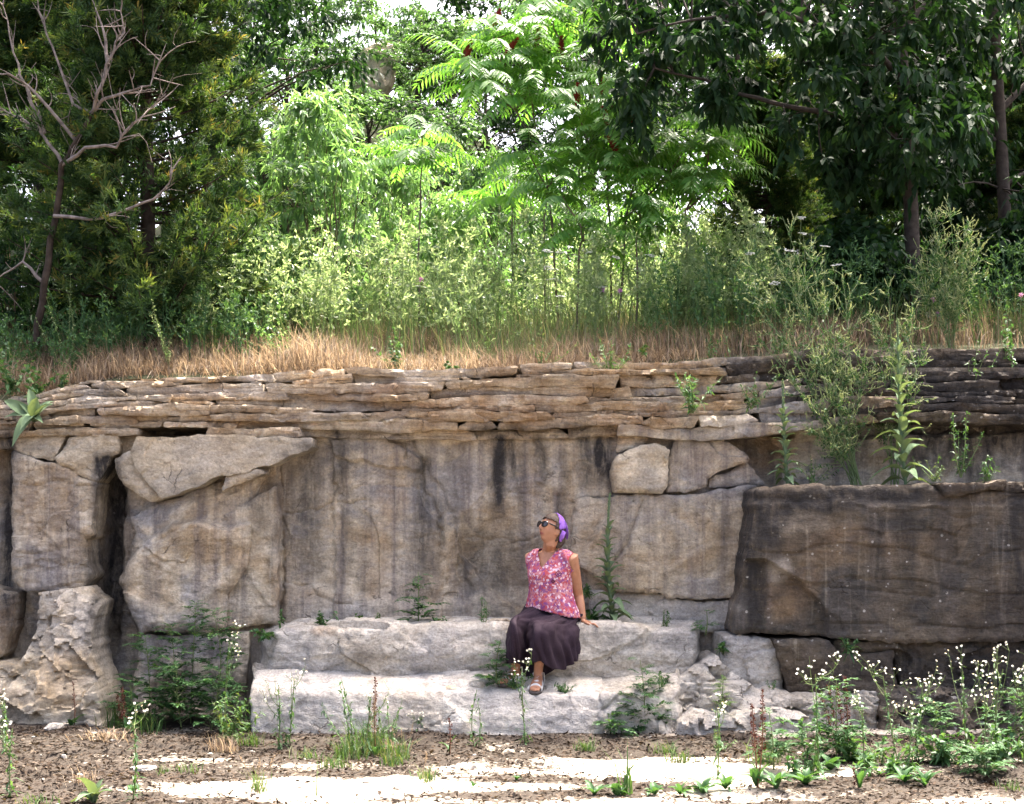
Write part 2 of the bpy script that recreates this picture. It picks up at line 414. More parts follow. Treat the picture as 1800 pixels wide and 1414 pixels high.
m, nt, out = newmat('quarry_floor'); L = nt.links
tc = nd(nt, 'ShaderNodeTexCoord'); co = tc.outputs['Object']
a = nd(nt, 'ShaderNodeAttribute', attribute_name='litter')
n1 = noise(nt, co, 3, 7, .6); n2 = noise(nt, co, 26, 8, .7); n3 = noise(nt, co, 90, 5, .7)
st = ramp(nt, [(.3, (.31, .26, .205)), (.55, (.40, .35, .285)), (.75, (.35, .31, .265))], n1).outputs[0]
st = mix(nt, .6, st, ramp(nt, [(.25, g(.32)), (.5, g(.5)), (.75, g(.68))], n2).outputs[0], 'OVERLAY')
dirt = ramp(nt, [(.3, (.006, .004, .003)), (.5, (.016, .011, .008)), (.7, (.045, .032, .023))], n3).outputs[0]
fa = math_n(nt, 'ADD', a.outputs['Fac'], math_n(nt, 'MULTIPLY', math_n(nt, 'SUBTRACT', n2, .5), 1.6))
fa = ramp(nt, [(.44, g(0)), (.56, g(1))], math_n(nt, 'ADD', math_n(nt, 'MULTIPLY', fa, .5), .5)).outputs[0]
colr = mix(nt, math_n(nt, 'MULTIPLY', fa, .92), st, dirt)
b = nd(nt, 'ShaderNodeBsdfPrincipled', i_Roughness=.95); b.inputs['Specular IOR Level'].default_value = .15
L.new(colr, b.inputs['Base Color'])
bp = nd(nt, 'ShaderNodeBump', i_Strength=.7, i_Distance=.012); L.new(n2, bp.inputs['Height'])
bp2 = nd(nt, 'ShaderNodeBump', i_Strength=.6, i_Distance=.006); L.new(n3, bp2.inputs['Height']); L.new(bp.outputs[0], bp2.inputs['Normal'])
L.new(bp2.outputs[0], b.inputs['Normal']); L.new(b.outputs[0], out.inputs[0]); M_floor = m
me = raw_mesh('ground', np.stack([X, Y, Z], -1).reshape(-1, 3), [grid_faces(len(gx), len(gy))], [M_floor], {'litter': lm.ravel()}, smooth=True)
ground = put('ground', me); ground['kind'] = 'structure'

# hill on top of the cliff
def hill_edge(X):
    return 11.80 + .55 * sstep(.1, 1.6, X) + .25 * sstep(1.8, 3.2, X) - .1 * sstep(-2.6, -3.4, X)

def hill_z(X, Y):
    e = hill_edge(X); d = Y - e
    z = 2.66 + .17 * sstep(.1, 1.6, X) + .12 * sstep(1.6, 3, X) + .20 * np.clip(d, 0, 2.4) + .07 * np.clip(d - 2.4, 0, 8) + .02 * np.clip(d - 10.4, 0, 60)
    z = z - .16 * sstep(-2.9, -3.8, X) * sstep(2.5, .0, d)
    z = z + .05 * fbm(X * .8, Y * .8, 0, 3, 61) * sstep(0, 1, d)
    z = z + 5.2 * np.exp(-((X + 2.3) / 5.)**2 - ((Y - 27) / 5.)**2)
    return np.where(d < 0, z + d * 1.2, z)

hx = axis([(-160, -10, 10), (-10, 10, .25), (10, 160, 10)])
hd = axis([(-.2, 3, .1), (3, 22, .5), (22, 60, 3), (60, 400, 40)])
X, D_ = np.meshgrid(hx, hd); Y = hill_edge(X) + D_; Z = hill_z(X, Y)
M_soil = plain('hill_soil', (.06, .065, .035), .95, 6, .5, .6, .1)
me = raw_mesh('hill', np.stack([X, Y, Z], -1).reshape(-1, 3), [grid_faces(len(hx), len(hd))], [M_soil], smooth=True)
hill = put('hill', me); hill['kind'] = 'structure'

# ---- cliff face (relief carved in photo coordinates)
WY = 11.58
wx = axis([(-160, -8, 19), (-8, -4.15, .12), (-4.15, 4.15, .0095), (4.15, 8, .12), (8, 160, 19)])
wz = axis([(-.15, .6, .06), (.6, 2.5, .0095), (2.5, 2.72, .03)])
X, Z = np.meshgrid(wx, wz)
px, py = to_px(X, WY, Z)
ex = 5 * fbm(px / 22., py / 22., 0, 3, 71); ez = 5 * fbm(px / 22., py / 22., 7, 3, 72)
qx, qy = px + ex, py + ez
Yw = np.full(X.shape, WY)
Yw = Yw - .045 * fbm(X * .9, Z * .6, 0, 3, 81) - .014 * fbm(X * 3.2, Z * 3.8, 4, 4, 82) - .005 * fbm(X * 14, Z * 22, 4, 3, 83)
Yw = Yw - .02 * fbm(X * 5.5, Z * .5, 9, 2, 84) - .012 * facets(X * 1.6, Z * 1.3, 850, .4) - .005 * facets(X * 5, Z * 4, 860, .4)
def carve(poly, dy, soft=3.):
    global Yw
    Yw = Yw + dy * sstep(-soft, soft, sdf_poly(qx, qy, poly))
carve([(-400, 600), (2200, 600), (2200, 752), (1380, 768), (1100, 760), (560, 752), (250, 762), (-400, 762)], .10, 4)
carve([(255, 735), (365, 735), (365, 772), (255, 772)], .25, 4)
carve([(165, 800), (212, 800), (216, 900), (208, 1030), (240, 1115), (330, 1118), (330, 1300), (160, 1300), (160, 1100)], .14, 8)
carve([(172, 815), (206, 815), (208, 960), (198, 1130), (175, 1130)], .16, 8)
carve([(-300, 780), (20, 780), (20, 1300), (-300, 1300)], .14, 6)
Yw = Yw + .10 * sstep(-3, 3, sdf_poly(qx, qy, [(806, 905), (1000, 850), (1050, 1120), (930, 1080), (880, 1046), (846, 1010), (809, 977)])) * sstep(960, 815, px) * sstep(880, 960, py)
carve([(1277, 774), (1330, 762), (1392, 800), (1392, 856), (1345, 856), (1316, 812)], .16, 8)
carve([(493, 815), (560, 770), (585, 780), (590, 1100), (493, 1100)], .035, 2.5)
carve([(738, 806), (748, 806), (800, 915), (806, 990), (850, 1060), (830, 1090), (775, 960), (735, 860)], .04, 6)
carve([(677, 765), (737, 806), (737, 830), (677, 822), (585, 800), (585, 768)], -.045, 3)
carve([(860, 1046), (990, 1046), (990, 1100), (700, 1100), (720, 1070)], -.06, 12)
carve([(500, 1050), (560, 1030), (720, 1062), (720, 1100), (500, 1100)], -.05, 10)
carve([(940, 770), (1080, 770), (1075, 872), (1010, 878), (940, 850)], -.02, 4)
for line, dep, w in [([(493, 790), (490, 900), (494, 1000), (491, 1100)], .04, 3.2), ([(600, 765), (596, 900), (600, 1080)], .012, 3), ([(500, 898), (560, 900), (580, 885), (640, 880)], .015, 2),
                     ([(720, 760), (735, 800), (742, 840), (775, 930), (778, 965)], .03, 3), ([(820, 945), (900, 950), (980, 940)], .012, 2), ([(500, 1025), (545, 1030), (555, 1050), (620, 1062)], .015, 2.2),
                     ([(700, 768), (712, 790), (716, 810)], .03, 3), ([(620, 860), (700, 855), (800, 868)], .008, 2), ([(980, 872), (985, 940), (1000, 1000)], .02, 3), ([(860, 870), (900, 868), (940, 872)], .01, 2),
                     ([(430, 930), (440, 1000), (425, 1080)], .02, 3), ([(550, 770), (545, 830), (555, 900)], .01, 2.5)]:
    Yw = Yw + dep * np.exp(-(dist_line(qx, qy, line) / w)**2)
Yw = Yw + .08 * sstep(1085, 1150, py) * 0
zl = CAMZ + (HOR - (np.interp(px, [-200, 0, 60, 130, 250, 400, 700, 960, 1100, 1400, 1900], [712, 700, 688, 668, 660, 656, 652, 642, 642, 620, 616]) + 14)) / F * WY
Z = np.minimum(Z, np.where(np.abs(X) < 8, zl, 2.55))
colw = stain_and_sun(px.ravel(), py.ravel())
me = raw_mesh('cliff', np.stack([X, Yw, Z], -1).reshape(-1, 3), [grid_faces(len(wx), len(wz))], [M_rock], {'Col': colw}, smooth=True, sharp=60)
cliff = put('cliff', me); cliff['kind'] = 'structure'

def rock_piece(name, poly, Yf, mat, thick=.35, res=.012, bev=.03, rough=1., edge=1., tx=0., tz=0., seed=0, fac=0., steps=0., samp=.022, fn=None):
    P = [((x - 900.) / F * Yf, CAMZ + (HOR - y) / F * Yf) for x, y in poly]
    A = np.array(P); lo, hi = A.min(0) - 2.5 * res, A.max(0) + 2.5 * res
    xs = np.arange(lo[0], hi[0] + res, res); zs = np.arange(lo[1], hi[1] + res, res)
    X, Z = np.meshgrid(xs, zs)
    d = sdf_poly(X, Z, P)
    d = d + edge * (.014 * fbm(X * 9, Z * 9, seed, 3, 91 + seed) + .004 * vnoise(X * 45, Z * 45, seed, 95))
    gz_, gx_ = np.gradient(d, res)
    gl = np.maximum(np.hypot(gx_, gz_), .3)
    keep = d > -1.75 * res
    Xn = np.where(d < 0, X - np.clip(d, -2.5 * res, 0) * gx_ / gl, X); Zn = np.where(d < 0, Z - np.clip(d, -2.5 * res, 0) * gz_ / gl, Z)
    o_ = np.pad(d < 0, 1, constant_values=True); nb_ = np.zeros(d.shape, bool)
    for a_ in (0, 1, 2):
        for b_ in (0, 1, 2): nb_ |= o_[a_:a_ + d.shape[0], b_:b_ + d.shape[1]]
    rim = nb_ & (d >= 0)
    Xn = np.where(rim, X - d * gx_ / gl * .95, Xn); Zn = np.where(rim, Z - d * gz_ / gl * .95, Zn)
    cx, cz = A.mean(0)
    t = np.clip(np.where(rim, 0, d) / bev, 0, 1)
    prof = bev * .6 * (1 - t)**1.6
    rel = .024 * fbm(X * 1.7, Z * 2.0, seed + .5, 3, 101 + seed) + .012 * facets(X * 2.6, Z * 3.4, 900 + seed, .35) + .010 * fbm(X * 5, Z * 8, seed, 4, 103) + .004 * fbm(X * 22, Z * 34, seed, 3, 107)
    if fac:     # chunky broken facets
        rel = rel + fac * (.45 * facets(X * 3.6 + seed, Z * 5.2, seed) + .22 * facets(X * 9 + seed, Z * 12, seed + 40))
    if steps:   # horizontal bedding breaks
        q = Z * steps + .5 * fbm(X * 1.2, Z * 2, 0, 3, 113 + seed) + seed * .37
        rel = rel + samp * (sstep(.0, .12, q - np.floor(q)) * (1 - .6 * (q - np.floor(q))))
    Yy = Yf + prof - rough * rel + tx * (X - cx) + tz * (Z - cz)
    if fn is not None:
        ppx, ppy = to_px(X, Yf, Z); Yy = Yy + fn(ppx, ppy)
    back = Yf + thick
    Yy = np.where(d < 0, back, np.minimum(Yy, back - .02))
    nx = len(xs); f = grid_faces(nx, len(zs)); f = f[keep.ravel()[f].all(1) & (d.ravel()[f] > 0).any(1)]
    V = np.stack([Xn, Yy, Zn], -1).reshape(-1, 3)
    used = np.unique(f); remap = -np.ones(len(V), int); remap[used] = np.arange(len(used))
    V = V[used]; f = remap[f]
    ppx, ppy = to_px(V[:, 0], np.full(len(V), Yf), V[:, 2])
    me = raw_mesh(name, V, [f], [mat], {'Col': stain_and_sun(ppx, ppy)}, smooth=True, sharp=50)
    return put(name, me, cliff)

RB = 'rock_block'
rock_piece(RB, [(-60, 762), (114, 764), (95, 813), (21, 791), (-60, 786)], 11.40, M_clean, seed=1, bev=.025)
rock_piece(RB, [(118, 766), (207, 763), (208, 797), (193, 805), (169, 849), (97, 815)], 11.36, M_clean, seed=2, bev=.03)
rock_piece(RB, [(207, 763), (248, 764), (229, 795), (227, 801), (205, 801)], 11.47, M_clean, seed=3, bev=.02)
rock_piece(RB, [(241, 768), (400, 767), (549, 768), (552, 787), (472, 818), (396, 836), (324, 861), (281, 879), (238, 828), (229, 794)], 11.26, M_clean, thick=.5, seed=4, bev=.008, rough=.6, tz=-.05)
rock_piece(RB, [(200, 806), (229, 792), (245, 825), (290, 878), (262, 884), (218, 853)], 11.37, M_clean, seed=5, bev=.06)
rock_piece(RB, [(22, 793), (95, 815), (169, 850), (162, 947), (152, 950), (157, 993), (163, 1007), (138, 1040), (48, 1040), (20, 1024)], 11.37, M_rock, seed=6, bev=.025, steps=2.1, fac=.02)
rock_piece('rock_flake', [(118, 903), (165, 892), (163, 946), (150, 945), (120, 920)], 11.34, M_rock, seed=7, bev=.015, thick=.1)
rock_piece(RB, [(50, 1042), (138, 1034), (166, 1060), (158, 1110), (162, 1150), (185, 1225), (205, 1300), (-80, 1310), (-80, 1170), (30, 1168), (52, 1110)], 11.05, M_clean, thick=.5, seed=8, bev=.03, rough=1.3, fac=.10, tz=.38, edge=1.2)
rock_piece(RB, [(-70, 1020), (26, 1044), (22, 1100), (0, 1155), (-70, 1160)], 11.28, M_rock, seed=9, bev=.05)
rock_piece(RB, [(215, 908), (275, 884), (330, 866), (400, 842), (470, 822), (440, 880), (437, 930), (432, 1000), (396, 1046), (396, 1112), (243, 1114), (230, 1078), (208, 1026), (222, 985), (228, 940)], 11.36, M_rock, seed=10, bev=.09, thick=.4, rough=1.1, fac=.012,
           fn=lambda x, y: .10 * (1 - sstep(-6, 6, sdf_poly(x, y, [(305, 922), (345, 915), (400, 930), (470, 900), (470, 1200), (200, 1200), (200, 1010), (232, 975), (262, 945)]))))
rock_piece('rock_flake', [(398, 840), (460, 822), (466, 832), (425, 850), (385, 868)], 11.31, M_rock, seed=11, bev=.02, thick=.2)
rock_piece(RB, [(396, 905), (440, 880), (488, 850), (488, 1098), (396, 1104)], 11.45, M_rock, seed=13, bev=.03)
rock_piece(RB, [(245, 1118), (330, 1116), (440, 1108), (425, 1300), (225, 1300)], 11.46, M_rock, seed=14, bev=.05, fac=.03)
rock_piece(RB, [(1087, 763), (1142, 768), (1126, 783), (1085, 794)], 11.44, M_strata, seed=15, bev=.025)
rock_piece(RB, [(1152, 780), (1178, 791), (1175, 856), (1163, 868), (1080, 865), (1073, 828), (1084, 800), (1125, 785)], 11.36, M_clean, seed=16, bev=.045)
rock_piece(RB, [(1188, 772), (1277, 772), (1313, 800), (1313, 811), (1270, 827), (1245, 843), (1242, 855), (1206, 862), (1169, 869), (1176, 812)], 11.44, M_rock, seed=17, bev=.03)
rock_piece(RB, [(1247, 845), (1313, 813), (1343, 852), (1245, 858)], 11.5, M_rock, seed=18, bev=.03)
rock_piece(RB, [(1010, 876), (1075, 872), (1090, 869), (1178, 871), (1240, 866), (1330, 853), (1320, 1052), (1175, 1053), (1160, 1043), (1090, 1040), (1040, 1010), (1000, 985), (1008, 930)], 11.44, M_rock, seed=19, bev=.03, rough=.7,
           fn=lambda x, y: .05 * sstep(-4, 4, sdf_poly(x, y, [(960, 860), (1078, 860), (1072, 900), (1040, 950), (1000, 1000)])) + .03 * np.exp(-(dist_line(x, y, [(1130, 880), (1100, 960), (1062, 1010), (1060, 1060)]) / 3)**2) - .03 * sstep(-6, 6, sdf_poly(x, y, [(1170, 1000), (1240, 960), (1340, 940), (1340, 1060), (1170, 1060)])))
rock_piece(RB, [(1040, 1040), (1170, 1045), (1180, 1056), (1305, 1058), (1300, 1112), (1040, 1104)], 11.48, M_pale, seed=20, bev=.03, fac=.02)
rock_piece(RB, [(1398, 774), (1480, 779), (1522, 845), (1500, 862), (1378, 860), (1377, 808)], 11.62, M_clean, seed=21, bev=.06)
rock_piece(RB, [(1402, 755), (1476, 750), (1496, 773), (1398, 776)], 11.58, M_clean, seed=22, bev=.03)
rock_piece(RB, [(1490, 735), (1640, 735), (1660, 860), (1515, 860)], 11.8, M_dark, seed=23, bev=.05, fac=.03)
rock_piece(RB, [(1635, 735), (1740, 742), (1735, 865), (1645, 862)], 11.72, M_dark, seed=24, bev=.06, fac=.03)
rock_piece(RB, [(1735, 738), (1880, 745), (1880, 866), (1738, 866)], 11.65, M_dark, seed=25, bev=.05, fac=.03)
def bigblock(x, y):
    r = .09 * sstep(-3, 3, sdf_poly(x, y, [(1300, 985), (1345, 985), (1400, 1018), (1440, 1058), (1456, 1085), (1458, 1140), (1280, 1140)]))
    r = r - .0 + .05 * sstep(935, 900, y + 8 * fbm(x / 40, y / 40, 0, 3, 5)) * sstep(1520, 1440, x) * sstep(1340, 1365, x)
    r = r + .03 * sstep(890, 880, y + 5 * fbm(x / 30, y / 30, 0, 3, 6))
    r = r + .012 * np.exp(-(dist_line(x, y, [(1370, 1030), (1500, 1035), (1640, 1050)]) / 3)**2)
    return r
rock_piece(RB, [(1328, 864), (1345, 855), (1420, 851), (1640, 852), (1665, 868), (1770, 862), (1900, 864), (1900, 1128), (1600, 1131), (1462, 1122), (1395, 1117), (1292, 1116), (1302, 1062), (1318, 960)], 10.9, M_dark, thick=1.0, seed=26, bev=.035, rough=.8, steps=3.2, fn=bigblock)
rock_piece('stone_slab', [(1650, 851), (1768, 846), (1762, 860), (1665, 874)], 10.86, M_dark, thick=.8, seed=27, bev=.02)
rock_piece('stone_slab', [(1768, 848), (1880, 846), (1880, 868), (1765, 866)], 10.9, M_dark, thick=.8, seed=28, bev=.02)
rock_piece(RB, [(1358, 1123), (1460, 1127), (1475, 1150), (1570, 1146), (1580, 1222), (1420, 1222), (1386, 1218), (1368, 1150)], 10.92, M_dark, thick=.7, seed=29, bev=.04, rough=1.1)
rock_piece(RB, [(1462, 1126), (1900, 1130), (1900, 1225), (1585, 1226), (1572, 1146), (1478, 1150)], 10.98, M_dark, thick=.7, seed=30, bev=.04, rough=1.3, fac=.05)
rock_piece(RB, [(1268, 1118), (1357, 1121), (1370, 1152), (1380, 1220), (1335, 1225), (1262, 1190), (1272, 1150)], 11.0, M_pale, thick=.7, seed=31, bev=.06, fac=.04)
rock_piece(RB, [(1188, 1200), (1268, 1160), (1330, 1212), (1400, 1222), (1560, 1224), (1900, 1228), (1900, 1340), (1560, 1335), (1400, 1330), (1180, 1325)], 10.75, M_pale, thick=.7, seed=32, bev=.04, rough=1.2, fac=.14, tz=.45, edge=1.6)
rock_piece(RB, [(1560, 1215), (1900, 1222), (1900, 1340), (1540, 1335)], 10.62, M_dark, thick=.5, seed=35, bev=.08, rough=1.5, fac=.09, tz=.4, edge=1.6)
rock_piece(RB, [(1192, 1272), (1225, 1256), (1290, 1262), (1345, 1250), (1425, 1262), (1430, 1318), (1340, 1352), (1262, 1344), (1190, 1308)], 10.42, M_pale, thick=.5, seed=33, bev=.05, rough=1.2, fac=.1, tz=.55, edge=1.4)
rock_piece('rock_flake', [(1100, 1290), (1150, 1262), (1200, 1300), (1195, 1335), (1105, 1325)], 10.5, M_pale, thick=.4, seed=34, bev=.05, fac=.05, tz=.3)

# ---- ledge she sits on: a profile swept along x
def sweep(name, x0, x1, prof, mat, ends=(.25, .25), seed=0, rough=1., res=.012):
    """prof(px)-> list of (Y,Z); swept in X, squeezed into the wall at both ends"""
    xs = np.arange(x0, x1, res)
    pxs = 900 + xs * F / 10.9
    PY = np.array([[p[0] for p in prof(q)] for q in pxs]); PZ = np.array([[p[1] for p in prof(q)] for q in pxs])
    seg = np.hypot(np.diff(PY[len(xs) // 2]), np.diff(PZ[len(xs) // 2])); cum = np.concatenate([[0], np.cumsum(seg)])
    ts = np.arange(0, cum[-1], res)
    Yv = np.array([np.interp(ts, cum, r) for r in PY]); Zv = np.array([np.interp(ts, cum, r) for r in PZ])
    k = 3; ker = np.ones(k) / k
    sm = lambda A: np.apply_along_axis(lambda r: np.convolve(np.pad(r, k // 2, mode='edge'), ker, 'valid'), 1, A)
    Yv, Zv = sm(Yv), sm(Zv)
    Xv = np.repeat(xs[:, None], len(ts), 1)
    e = sstep(0, ends[0], Xv - x0 + .05 * fbm(Xv * 3, Zv * 6, 0, 3, seed)) * sstep(0, ends[1], x1 - Xv + .05 * fbm(Xv * 3, Zv * 6, 2, 3, seed))
    ty = np.gradient(Yv, axis=1); tz = np.gradient(Zv, axis=1); l = np.hypot(ty, tz) + 1e-9
    ny, nz = tz / l, -ty / l      # outward (towards the viewer / up)
    sgn = np.sign(-ny.mean()) or 1
    disp = rough * (.016 * fbm(Xv * 1.6, Zv * 2 + Yv * 2, seed, 2, 121 + seed) + .006 * fbm(Xv * 6, Zv * 8, Yv * 6 + seed, 4, 123) + .005 * fbm(Xv * 24, Zv * 30, Yv * 24, 3, 127))
    ar = Zv - Yv * .8
    disp = disp + .020 * facets(Xv * 1.5, ar * 3.4, 700 + seed, .4) + .008 * facets(Xv * 5.5, ar * 8, 720 + seed, .5)
    q2 = Xv * 1.1 + .5 * fbm(Xv * 1.5, Zv * 3, 0, 3, 139 + seed)
    disp = disp - .02 * np.exp(-((q2 - np.round(q2)) / .014)**2) * sstep(-.1, .2, fbm(Xv * 1.1, Zv * 2, 9, 2, 8))
    Yv = Yv + disp * ny * sgn; Zv = Zv + disp * nz * sgn
    Yv = 11.75 + (Yv - 11.75) * e
    ppx, ppy = to_px(Xv, Yv, Zv)
    f = grid_faces(len(ts), len(xs))
    me = raw_mesh(name, np.stack([Xv, Yv, Zv], -1).reshape(-1, 3), [f], [mat], {'Col': stain_and_sun(ppx.ravel(), ppy.ravel())}, smooth=True, sharp=55)
    return put(name, me, cliff)

def seat_prof(q):
    fr = 10.95 + .12 * float(sstep(1000, 1250, np.array(q))) + .07 * float(sstep(560, 430, np.array(q)))
    dz = .0 - .03 * float(sstep(1050, 1250, np.array(q))) - .06 * float(sstep(520, 440, np.array(q)))
    return [(11.8, .80 + dz), (11.45, .785 + dz), (fr + .03, .752 + dz), (fr, .73 + dz), (fr - .05, .56), (fr - .03, .40), (fr - .02, .1)]
sweep('stone_ledge', -2.02, 1.5, seat_prof, M_pale, (.30, .2), 3)
def foot_prof(q):
    a = np.array(q)
    fr = 10.56 + .08 * float(sstep(700, 450, a)) + .12 * float(sstep(1000, 1200, a))
    dz = .03 * math.sin(q / 60.) * .5
    return [(11.3, .44), (10.93, .425 + dz), (fr + .12, .345 + dz), (fr + .015, .31), (fr, .29), (fr - .05, .16), (fr - .1, -.05)]
sweep('stone_ledge', -2.04, 1.42, foot_prof, M_pale, (.22, .25), 5, rough=1.1)

# ---- thin bedded slabs along the top
TOPL = [(-200, 712), (0, 700), (60, 688), (130, 668), (250, 660), (400, 656), (700, 652), (960, 642), (1100, 642), (1250, 628), (1400, 620), (1900, 616)]
BOTL = [(-200, 766), (100, 766), (250, 767), (560, 768), (600, 771), (1000, 773), (1100, 766), (1190, 774), (1290, 770), (1385, 760), (1500, 744), (1900, 747)]
NLAY = 9
CUM = np.cumsum([0, 1.0, .75, 1.15, .9, 1.3, .8, 1.25, 1.0, 1.25]); CUM = CUM / CUM[-1]
def yl(q, i):
    q = np.asarray(q, float)
    t = np.interp(q, *zip(*TOPL)); b = np.interp(q, *zip(*BOTL))
    w = .8 if i == 0 else .45 if i == NLAY else 1
    return t + (b - t) * CUM[i] + w * (7.5 * fbm(q / 210., np.full(q.shape, i * .83), np.zeros(q.shape), 3, 141) + 1.6 * vnoise(q / 27., np.full(q.shape, i * 2.3), np.zeros(q.shape), 143))
rnd = random.Random(5)
for i in range(NLAY):
    q = -160. + rnd.random() * 120
    while q < 1920:
        ln = rnd.choice([70, 110, 160, 220, 300, 380]) * rnd.uniform(.8, 1.2)
        a, b_ = q, min(q + ln, 1960)
        if i == NLAY - 1 and 185 < a < 340: a = max(a, 366); b_ = max(b_, a + 160)
        if i == NLAY - 1 and a < 300 and b_ > 256: b_ = 256
        up = NLAY - 1 - i; mid_ = (a + b_) / 2
        rc = .016 * up + max(0, (mid_ - 950) / 900.) * .062 * up + .03 * (up > 6)
        Yf = 11.33 + rc + rnd.uniform(-.06, .06)
        if i == NLAY - 1 and 545 < mid_ < 1090: Yf = 11.46 + rnd.uniform(0, .03)
        n = max(5, int((b_ - a) / 14))
        xs_ = np.linspace(a - 1, b_ + 1, n)
        yt, yb = yl(xs_, i), yl(xs_, i + 1)
        gap = rnd.choice([-1.2, -.8, -.3, .8]); gv = np.array([rnd.uniform(-.7, .9) for _ in xs_])
        yt = yt + gap * .5 + gv * .6; yb = np.maximum(yb - gap * .5 + np.roll(gv, 3) * .6, yt + 2.)
        sl_ = rnd.uniform(-9, 9); sr_ = rnd.uniform(-9, 9)
        top = [(x, y) for x, y in zip(xs_, yt)]; bot = [(x, y) for x, y in zip(xs_, yb)]
        bot[0] = (bot[0][0] + sl_, bot[0][1]); bot[-1] = (bot[-1][0] + sr_, bot[-1][1])
        if rnd.random() < .1: top[0] = (top[0][0], (top[0][1] * .3 + bot[0][1] * .7))
        if rnd.random() < .1: top[-1] = (top[-1][0], (top[-1][1] * .3 + bot[-1][1] * .7))
        hole = i == 5 and 890 < mid_ < 960
        if not hole:
            mt = M_strata if mid_ < 1200 else (M_dark if (mid_ > 1430 or (mid_ > 1280 and i < 3)) else M_rock)
            rock_piece('stone_slab', top + bot[::-1], Yf, mt, thick=.6, res=.011, bev=.012, rough=.7, edge=.5, seed=200 + i * 31 + int(q) % 29, tx=rnd.uniform(-.05, .05), tz=rnd.uniform(-.5, .2), steps=rnd.uniform(16, 30), samp=.010, fac=.05)
        q = b_ + rnd.uniform(0, 2)

# ------------------------------------------------------------------ vegetation materials
M_sumac = leafmat('sumac_leaf', [(0, (.06, .19, .028)), (.6, (.11, .27, .045)), (1, (.18, .34, .08))], .52, .35, .5, (1.5, 1.35, .8))
M_leafbg = leafmat('broadleaf_far', [(0, (.04, .105, .035)), (.6, (.07, .155, .055)), (1, (.11, .20, .075))], .45, .35, .5, (1.5, 1.35, .75))
M_leafdk = leafmat('broadleaf_shaded', [(0, (.007, .024, .009)), (.6, (.014, .042, .014)), (1, (.034, .078, .024))], .35, .6, .2)  # foliage in shadow, the shade put into its leaf colour
M_shrub = leafmat('shrub_leaf', [(0, (.08, .18, .06)), (.6, (.13, .25, .09)), (1, (.22, .33, .15))], .52, .35, .5, (1.5, 1.4, .85))
M_cedar = leafmat('cedar_needles', [(0, (.013, .035, .012)), (.5, (.038, .082, .024)), (.85, (.10, .145, .042)), (1, (.18, .15, .045))], .38, .7)
M_herb = leafmat('meadow_herb', [(0, (.11, .19, .06)), (.6, (.20, .30, .13)), (1, (.36, .43, .26))], .55, .35, .5, (1.5, 1.4, 1.0))
M_clover = leafmat('seeding_clover', [(0, (.07, .13, .05)), (.5, (.17, .24, .11)), (1, (.34, .38, .22))], .5, .5, .3, (1.5, 1.4, 1.0))
M_straw = leafmat('dry_grass', [(0, (.10, .068, .045)), (.5, (.21, .155, .105)), (1, (.38, .31, .225))], .45, .6, .3, (1.35, 1.25, 1.05))
M_grass = leafmat('green_grass', [(0, (.06, .11, .035)), (.5, (.11, .17, .06)), (.8, (.20, .20, .10)), (1, (.25, .20, .12))], .45, .5, .3, (1.3, 1.25, .9))
M_weed = leafmat('weed_leaf', [(0, (.025, .075, .025)), (.6, (.052, .125, .042)), (1, (.10, .19, .075))], .35)
M_mull = leafmat('woolly_leaf', [(0, (.09, .145, .08)), (1, (.15, .21, .12))], .25, .85, .1)
M_stem = leafmat('green_stem', [(0, (.09, .14, .04)), (1, (.18, .22, .09))], .1)
M_stemr = leafmat('reddish_stem', [(0, (.12, .05, .03)), (1, (.20, .10, .05))], .05)
M_dock = leafmat('dock_seed', [(0, (.04, .010, .008)), (1, (.12, .035, .022))], .1, .8)
M_white = leafmat('white_petal', [(0, (.68, .68, .64)), (1, (.82, .82, .78))], .5, .5, .3, (1.1, 1.1, 1.1))
M_yellow = leafmat('yellow_centre', [(0, (.55, .38, .04)), (1, (.65, .48, .08))], .1)
M_purple = leafmat('bergamot_petal', [(0, (.35, .16, .42)), (1, (.5, .28, .56))], .3)
M_red = leafmat('sumac_fruit', [(0, (.14, .015, .012)), (1, (.26, .04, .025))], .05, .8)
M_orange = leafmat('turning_leaf', [(0, (.45, .16, .02)), (1, (.55, .36, .05))], .4)
M_bark = plain('bark', (.045, .034, .026), .95, 14, .5, .8, .1)
M_barkl = plain('grey_bark', (.05, .042, .036), .95, 18, .4, .6, .1)
M_dead = plain('dead_wood', (.19, .16, .14), .95, 16, .5, .5, .1)
M_sst = plain('sumac_stem', (.14, .11, .085), .9, 20, .4, .3, .1)
M_twig = plain('twig', (.13, .095, .065), .9, 20, .4, .0, .1)

def hz(x, y): return float(hill_z(np.array([float(x)]), np.array([float(y)]))[0])
def top_at(px, Y): x = (px - 900) / F * Y; return np.array([x, Y, hz(x, Y)])

